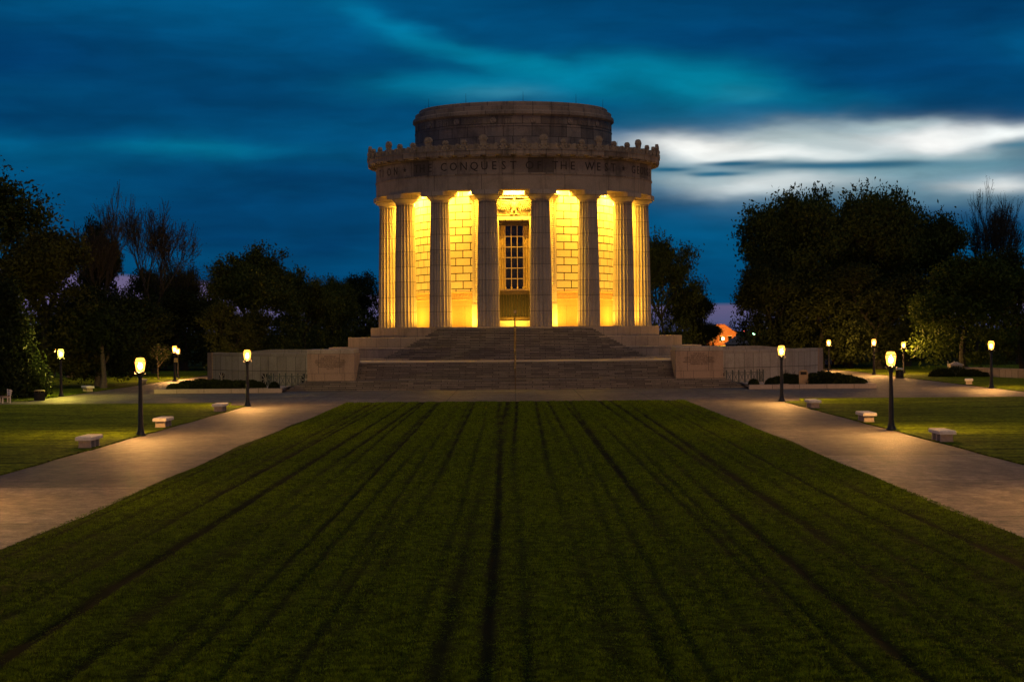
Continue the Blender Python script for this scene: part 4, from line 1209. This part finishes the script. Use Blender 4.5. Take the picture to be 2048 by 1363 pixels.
M['streetlight'] = glow('sodium_lamp', (1, .50, .10), 60)
SL = empty('street_light', (bear(1446, 585), 585, 0)); bulb_light(bear(1446, 585), 584, 2.6, (1, .42, .06), 26000); tag(SL, 'orange street light before the brick house', 'street light')
mb = MB(); mb.tube((0, 0, 0), (0, 0, 1.7), .06, .05, 6); mb.build('post', M['iron'], SL)
mb = MB(); mb.ball((0, 0, 2.0), .42, .42, .34, 12, 8); mb.build('globe', M['streetlight'], SL)
M['winlit'] = glow('lit_window', (1, .55, .08), 3.0)
HH = empty('lit_porch_house', (bear(1404, 620), 620, 0)); tag(HH, 'partly hidden house with small yellow lit windows behind the dark tree', 'house')
mb = MB(); mb.box(-3.4, 3.0, 0, 6, -.1, 3.2); mb.build('wall', M['brick'], HH)
mb = MB(); mb.hexa([(-3.7, -.3, 3.2), (3.3, -.3, 3.2), (3.3, 6.3, 3.2), (-3.7, 6.3, 3.2), (-2.6, 3, 4.6), (2.2, 3, 4.6), (2.2, 3.2, 4.6), (-2.6, 3.2, 4.6)]); mb.build('roof', M['tile'], HH)
for (x, z) in ((1.2, 2.4), (1.2, 1.3), (-1.5, 1.6), (-.6, 1.6)):
    mb = MB(); mb.box(x - .28, x + .28, -.05, 0, z, z + .7); mb.build('window', M['winlit'], HH)
M['green'] = glow('green_signal', (.35, 1, .45), 14); M['red'] = glow('red_signal', (1, .16, .10), 5)
def signal(px, d, z, label, m, rr):
    T = empty('traffic_light', (bear(px, d), d, 0)); tag(T, label, 'traffic light')
    mb = MB(); mb.tube((0, .1, 0), (0, .1, z - .4), .06, .05, 6); mb.build('pole', M['iron'], T)
    mb = MB(); mb.box(-.2, .2, 0, .2, z - .5, z + .55); mb.build('housing', M['iron'], T)
    mb = MB(); mb.ball((0, -.03, z), rr, .05, rr, 10, 6); mb.build('lens', m, T)
signal(1508, 234, 4.15, 'green signal light shining through the leaves behind the right wing wall', M['green'], .13)
signal(1489, 250, 4.4, 'red signal light left of the green one', M['red'], .10)
CA = empty('parked_car', (bear(1666, 246), 246, 0), R(8)); tag(CA, 'dark parked car half lost in shade behind the lamp right of the wall', 'car')
mb = MB()
mb.extrude([(-2.2, .35), (2.2, .35), (2.25, .75), (2.1, .95), (-2.1, 1.0), (-2.25, .7)], -.86, .86, Matrix.Rotation(R(90), 4, 'Z')); mb.build('body', M['carpaint'], CA)
mb = MB(); mb.extrude([(-1.9, .98), (1.1, .95), (.4, 1.45), (-1.3, 1.48)], -.76, .76, Matrix.Rotation(R(90), 4, 'Z')); mb.build('windows', M['carglass'], CA)
for x in (-.8, .8):
    for y in (-1.4, 1.4):
        mb = MB(); mb.tube((x - .1, y, .33), (x + .1, y, .33), .33, .33, 14); w_ = mb.build('wheel', M['rubber'], CA)
for x in (-.65, .65):
    mb = MB(); mb.box(x - .14, x + .14, -2.27, -2.18, .72, .88); mb.build('tail_light', M['tail'], CA)

# ------------------------------------------------------------------ lights
def area(name, loc, target, sx_, sy_, power, col):
    l = bpy.data.lights.new(name, 'AREA'); l.shape = 'RECTANGLE'; l.size = sx_; l.size_y = sy_; l.energy = power; l.color = col
    o = bpy.data.objects.new(name, l); COL.objects.link(o); o.location = loc
    o.rotation_euler = (Vector(target) - Vector(loc)).to_track_quat('-Z', 'Y').to_euler()
    return o
WARM = (1.0, .52, .04)
for k in range(16):
    a = R(22.5 * k); rr = 11.6
    P = lambda r_, z: (r_ * math.sin(a), DC - r_ * math.cos(a), z)
    area('colonnade_lamp', P(11.15, 18.2), P(9.8, 10.0), 1.6, .25, 2050, WARM)
    pl = bpy.data.lights.new('colonnade_bulb', 'POINT'); pl.energy = 1350; pl.color = WARM; pl.shadow_soft_size = .15
    po = bpy.data.objects.new('colonnade_bulb', pl); COL.objects.link(po); po.location = P(11.1, 17.85)
    area('floor_lamp', P(11.5, 5.12), P(9.75, 13.0), 1.6, .25, 380, WARM)

sun = bpy.data.lights.new('sun', 'SUN'); so = bpy.data.objects.new('sun', sun); COL.objects.link(so)
SUN_EL, SUN_AZ = R(61), R(158)      # weak warm skyglow of the town behind the viewer
sun.energy = .52; sun.angle = R(25); sun.color = (1.0, .66, .36)
dirv = Vector((math.sin(SUN_AZ) * math.cos(SUN_EL), math.cos(SUN_AZ) * math.cos(SUN_EL), math.sin(SUN_EL)))
so.rotation_euler = dirv.to_track_quat('Z', 'Y').to_euler()

# ------------------------------------------------------------------ sky
W = bpy.data.worlds.new('World'); sc.world = W; W.use_nodes = True
nt = W.node_tree; nt.nodes.clear()
out = nt.nodes.new('ShaderNodeOutputWorld'); bg = nt.nodes.new('ShaderNodeBackground')
tc = nt.nodes.new('ShaderNodeTexCoord'); sep = nt.nodes.new('ShaderNodeSeparateXYZ'); nt.links.new(tc.outputs['Generated'], sep.inputs[0])
def mth(op, a, b=None, c=None, clamp=False):
    n = nt.nodes.new('ShaderNodeMath'); n.operation = op; n.use_clamp = clamp
    for i, v in enumerate((a, b, c)):
        if v is None: continue
        if isinstance(v, (int, float)): n.inputs[i].default_value = v
        else: nt.links.new(v, n.inputs[i])
    return n.outputs[0]
x, y, z = sep.outputs
az = mth('ARCTAN2', x, y); el = mth('ARCSINE', z)
u = mth('MULTIPLY', az, F); v = mth('MULTIPLY', el, F)
comb = nt.nodes.new('ShaderNodeCombineXYZ'); nt.links.new(u, comb.inputs[0]); nt.links.new(v, comb.inputs[1])
uv0 = comb.outputs[0]
def vmap(vec, s, o=(0, 0, 0)):
    n = nt.nodes.new('ShaderNodeMapping'); n.inputs['Scale'].default_value = s; n.inputs['Location'].default_value = o; nt.links.new(vec, n.inputs[0]); return n.outputs[0]
def tex(vec, detail=3, rough=.5):
    n = nt.nodes.new('ShaderNodeTexNoise'); n.inputs['Scale'].default_value = 1; n.inputs['Detail'].default_value = detail; n.inputs['Roughness'].default_value = rough
    nt.links.new(vec, n.inputs['Vector']); return n
w1 = tex(vmap(uv0, (1 / 300, 1 / 95, 1)), 4, .5)
vm = nt.nodes.new('ShaderNodeVectorMath'); vm.operation = 'SUBTRACT'; nt.links.new(w1.outputs['Color'], vm.inputs[0]); vm.inputs[1].default_value = (.5, .5, .5)
vm2 = nt.nodes.new('ShaderNodeVectorMath'); vm2.operation = 'MULTIPLY'; nt.links.new(vm.outputs[0], vm2.inputs[0]); vm2.inputs[1].default_value = (260, 62, 0)
vm3 = nt.nodes.new('ShaderNodeVectorMath'); vm3.operation = 'ADD'; nt.links.new(uv0, vm3.inputs[0]); nt.links.new(vm2.outputs[0], vm3.inputs[1])
uv1 = vm3.outputs[0]
def s2l(c): return tuple(((q / 255) / 12.92 if q / 255 <= .04045 else ((q / 255 + .055) / 1.055) ** 2.4) for q in c)
def mixw(fac, a, b):
    n = nt.nodes.new('ShaderNodeMix'); n.data_type = 'RGBA'
    for s_, val in ((n.inputs[0], fac), (n.inputs[6], a), (n.inputs[7], b)):
        if isinstance(val, tuple): s_.default_value = (*val, 1)
        elif isinstance(val, (int, float)): s_.default_value = val
        else: nt.links.new(val, s_)
    return n.outputs[2]
# base: broad soft cloud streaks
b1 = tex(vmap(uv0, (1 / 700, 1 / 130, 1), (3.1, 1.7, 0)), 4, .5)
base = mixw(mth('MULTIPLY_ADD', b1.outputs['Fac'], 3.0, -1.0, True), s2l((0, 56, 98)), s2l((0, 82, 126)))
col = base
def blob(px, py, sx_, sy_, c, k, power=1.0, vec=None, rot=0):
    global col
    a = nt.nodes.new('ShaderNodeVectorMath'); a.operation = 'SUBTRACT'; nt.links.new(vec or uv1, a.inputs[0]); a.inputs[1].default_value = (px - CX, 662 - py, 0)
    if rot:
        q = nt.nodes.new('ShaderNodeVectorRotate'); q.rotation_type = 'Z_AXIS'; q.inputs['Angle'].default_value = R(rot); nt.links.new(a.outputs[0], q.inputs[0]); a = q
    m_ = nt.nodes.new('ShaderNodeVectorMath'); m_.operation = 'MULTIPLY'; nt.links.new(a.outputs[0], m_.inputs[0]); m_.inputs[1].default_value = (1 / sx_, 1 / sy_, 0)
    d_ = nt.nodes.new('ShaderNodeVectorMath'); d_.operation = 'DOT_PRODUCT'; nt.links.new(m_.outputs[0], d_.inputs[0]); nt.links.new(m_.outputs[0], d_.inputs[1])
    e = mth('POWER', .3679, mth('POWER', d_.outputs['Value'], power) if power != 1 else d_.outputs['Value'])
    col = mixw(mth('MULTIPLY', e, k), col, s2l(c))
blob(500, 60, 300, 50, (0, 84, 132), .7); blob(550, 20, 420, 40, (0, 88, 134), .6)
blob(130, 120, 260, 60, (0, 62, 108), .8); blob(400, 190, 300, 60, (0, 58, 100), .8); blob(20, 140, 120, 40, (0, 56, 104), .6)
blob(760, 40, 170, 26, (0, 98, 146), .8, rot=18); blob(880, 95, 200, 22, (0, 122, 162), .9, rot=20); blob(1060, 142, 190, 22, (0, 136, 168), .85, rot=12); blob(1000, 60, 120, 20, (0, 78, 122), .7, rot=14)
blob(1290, 145, 170, 30, (0, 138, 170), .85); blob(950, 175, 190, 30, (0, 130, 166), .85); blob(1010, 190, 90, 16, (60, 145, 175), .6)
blob(1440, 175, 150, 42, (0, 146, 174), .9); blob(1480, 200, 60, 16, (40, 150, 178), .7); blob(1640, 205, 160, 22, (0, 120, 152), .7)
blob(400, 296, 190, 20, (0, 114, 148), .75); blob(10, 295, 110, 24, (0, 100, 142), .6); blob(120, 330, 160, 20, (0, 92, 134), .4)
blob(1550, 90, 420, 60, (0, 62, 108), .9); blob(1850, 160, 330, 70, (0, 62, 108), .9); blob(1230, 30, 240, 40, (0, 72, 118), .6); blob(2030, 120, 90, 35, (0, 90, 138), .6)
blob(1590, 232, 150, 17, (0, 92, 130), .7); blob(1330, 235, 170, 26, (20, 105, 142), .6)
blob(640, 420, 420, 60, (0, 68, 112), .6); blob(1480, 500, 300, 90, (0, 84, 128), .8)
# the luminous break in the cloud
blob(1680, 330, 470, 66, (120, 160, 172), .92, 1.4); blob(1900, 400, 300, 40, (110, 150, 165), .6)
blob(1410, 296, 165, 25, (255, 255, 250), .95, 1.1); blob(1540, 312, 150, 20, (250, 252, 248), .9); blob(1640, 282, 130, 22, (190, 208, 210), .8)
blob(1850, 290, 150, 26, (255, 255, 252), 1.0, 1.2); blob(2010, 290, 130, 18, (245, 250, 248), .95); blob(1760, 258, 110, 14, (190, 210, 212), .7)
blob(1540, 372, 150, 20, (205, 212, 212), .95); blob(1420, 360, 110, 10, (170, 190, 196), .7); blob(1980, 384, 110, 18, (225, 228, 226), .85)
blob(1850, 330, 120, 14, (170, 195, 200), .5)
wst = vm2.outputs[0]
vs_ = nt.nodes.new('ShaderNodeVectorMath'); vs_.operation = 'MULTIPLY_ADD'; nt.links.new(vm.outputs[0], vs_.inputs[0]); vs_.inputs[1].default_value = (140, 14, 0); nt.links.new(uv0, vs_.inputs[2]); uv2 = vs_.outputs[0]
blob(1690, 340, 240, 8, (0, 92, 126), .9, 1.3, uv2); blob(1480, 333, 70, 6, (0, 88, 120), .95, 1.3, uv2); blob(1450, 352, 62, 5, (0, 96, 130), .9, 1.3, uv2)
blob(1345, 343, 50, 4.5, (10, 96, 130), .9, 1.3, uv2); blob(2010, 311, 70, 7, (50, 118, 146), .7, 1, uv2); blob(1900, 345, 150, 9, (90, 140, 158), .6, 1, uv2)
# fine long-exposure streaking
f1 = tex(vmap(uv1, (1 / 200, 1 / 45, 1), (9, 4, 0)), 4, .5)
n = nt.nodes.new('ShaderNodeMix'); n.data_type = 'RGBA'; n.blend_type = 'MULTIPLY'; n.inputs[0].default_value = 1
nt.links.new(col, n.inputs[6])
g1 = mth('MULTIPLY_ADD', f1.outputs['Fac'], .80, .58); cg = nt.nodes.new('ShaderNodeCombineXYZ')
for i in range(3): nt.links.new(g1, cg.inputs[i])
nt.links.new(cg.outputs[0], n.inputs[7]); col = n.outputs[2]
# clear lavender strip under the cloud base
t = mth('MULTIPLY_ADD', mth('MAXIMUM', mth('MULTIPLY', u, -1.0), 0.0), .085, 50.0)
edge = mth('MULTIPLY_ADD', mth('SUBTRACT', t, v), .12, .5, True)
lav = mixw(mth('MULTIPLY', v, 1 / 60, None, True), s2l((72, 80, 118)), s2l((104, 94, 130)))
col = mixw(edge, col, lav)
# faint physical sky added high overhead, dusk level
sky = nt.nodes.new('ShaderNodeTexSky'); sky.sky_type = 'NISHITA'; sky.sun_disc = False; sky.sun_elevation = R(-3); sky.sun_rotation = R(20)
addc = nt.nodes.new('ShaderNodeMix'); addc.data_type = 'RGBA'; addc.blend_type = 'ADD'; addc.inputs[0].default_value = .002
nt.links.new(col, addc.inputs[6]); nt.links.new(sky.outputs[0], addc.inputs[7])
dk = mth('SUBTRACT', 1.0, mth('MULTIPLY', mth('MULTIPLY_ADD', el, 4.0, -.75, True), .5)); bg_col = nt.nodes.new('ShaderNodeVectorMath'); bg_col.operation = 'SCALE'; nt.links.new(addc.outputs[2], bg_col.inputs[0]); nt.links.new(dk, bg_col.inputs['Scale'])
nt.links.new(bg_col.outputs[0], bg.inputs[0]); bg.inputs[1].default_value = 1.0
nt.links.new(bg.outputs[0], out.inputs[0])

sc.view_settings.view_transform = 'Standard'; sc.view_settings.look = 'None'; sc.view_settings.exposure = 0; sc.view_settings.gamma = 1
sc.cycles.use_denoising = True
sc.cycles.max_bounces = 5; sc.cycles.diffuse_bounces = 3; sc.cycles.glossy_bounces = 2; sc.cycles.transmission_bounces = 2
sc.cycles.sample_clamp_indirect = 4.0
sc.cycles.caustics_reflective = False; sc.cycles.caustics_refractive = False
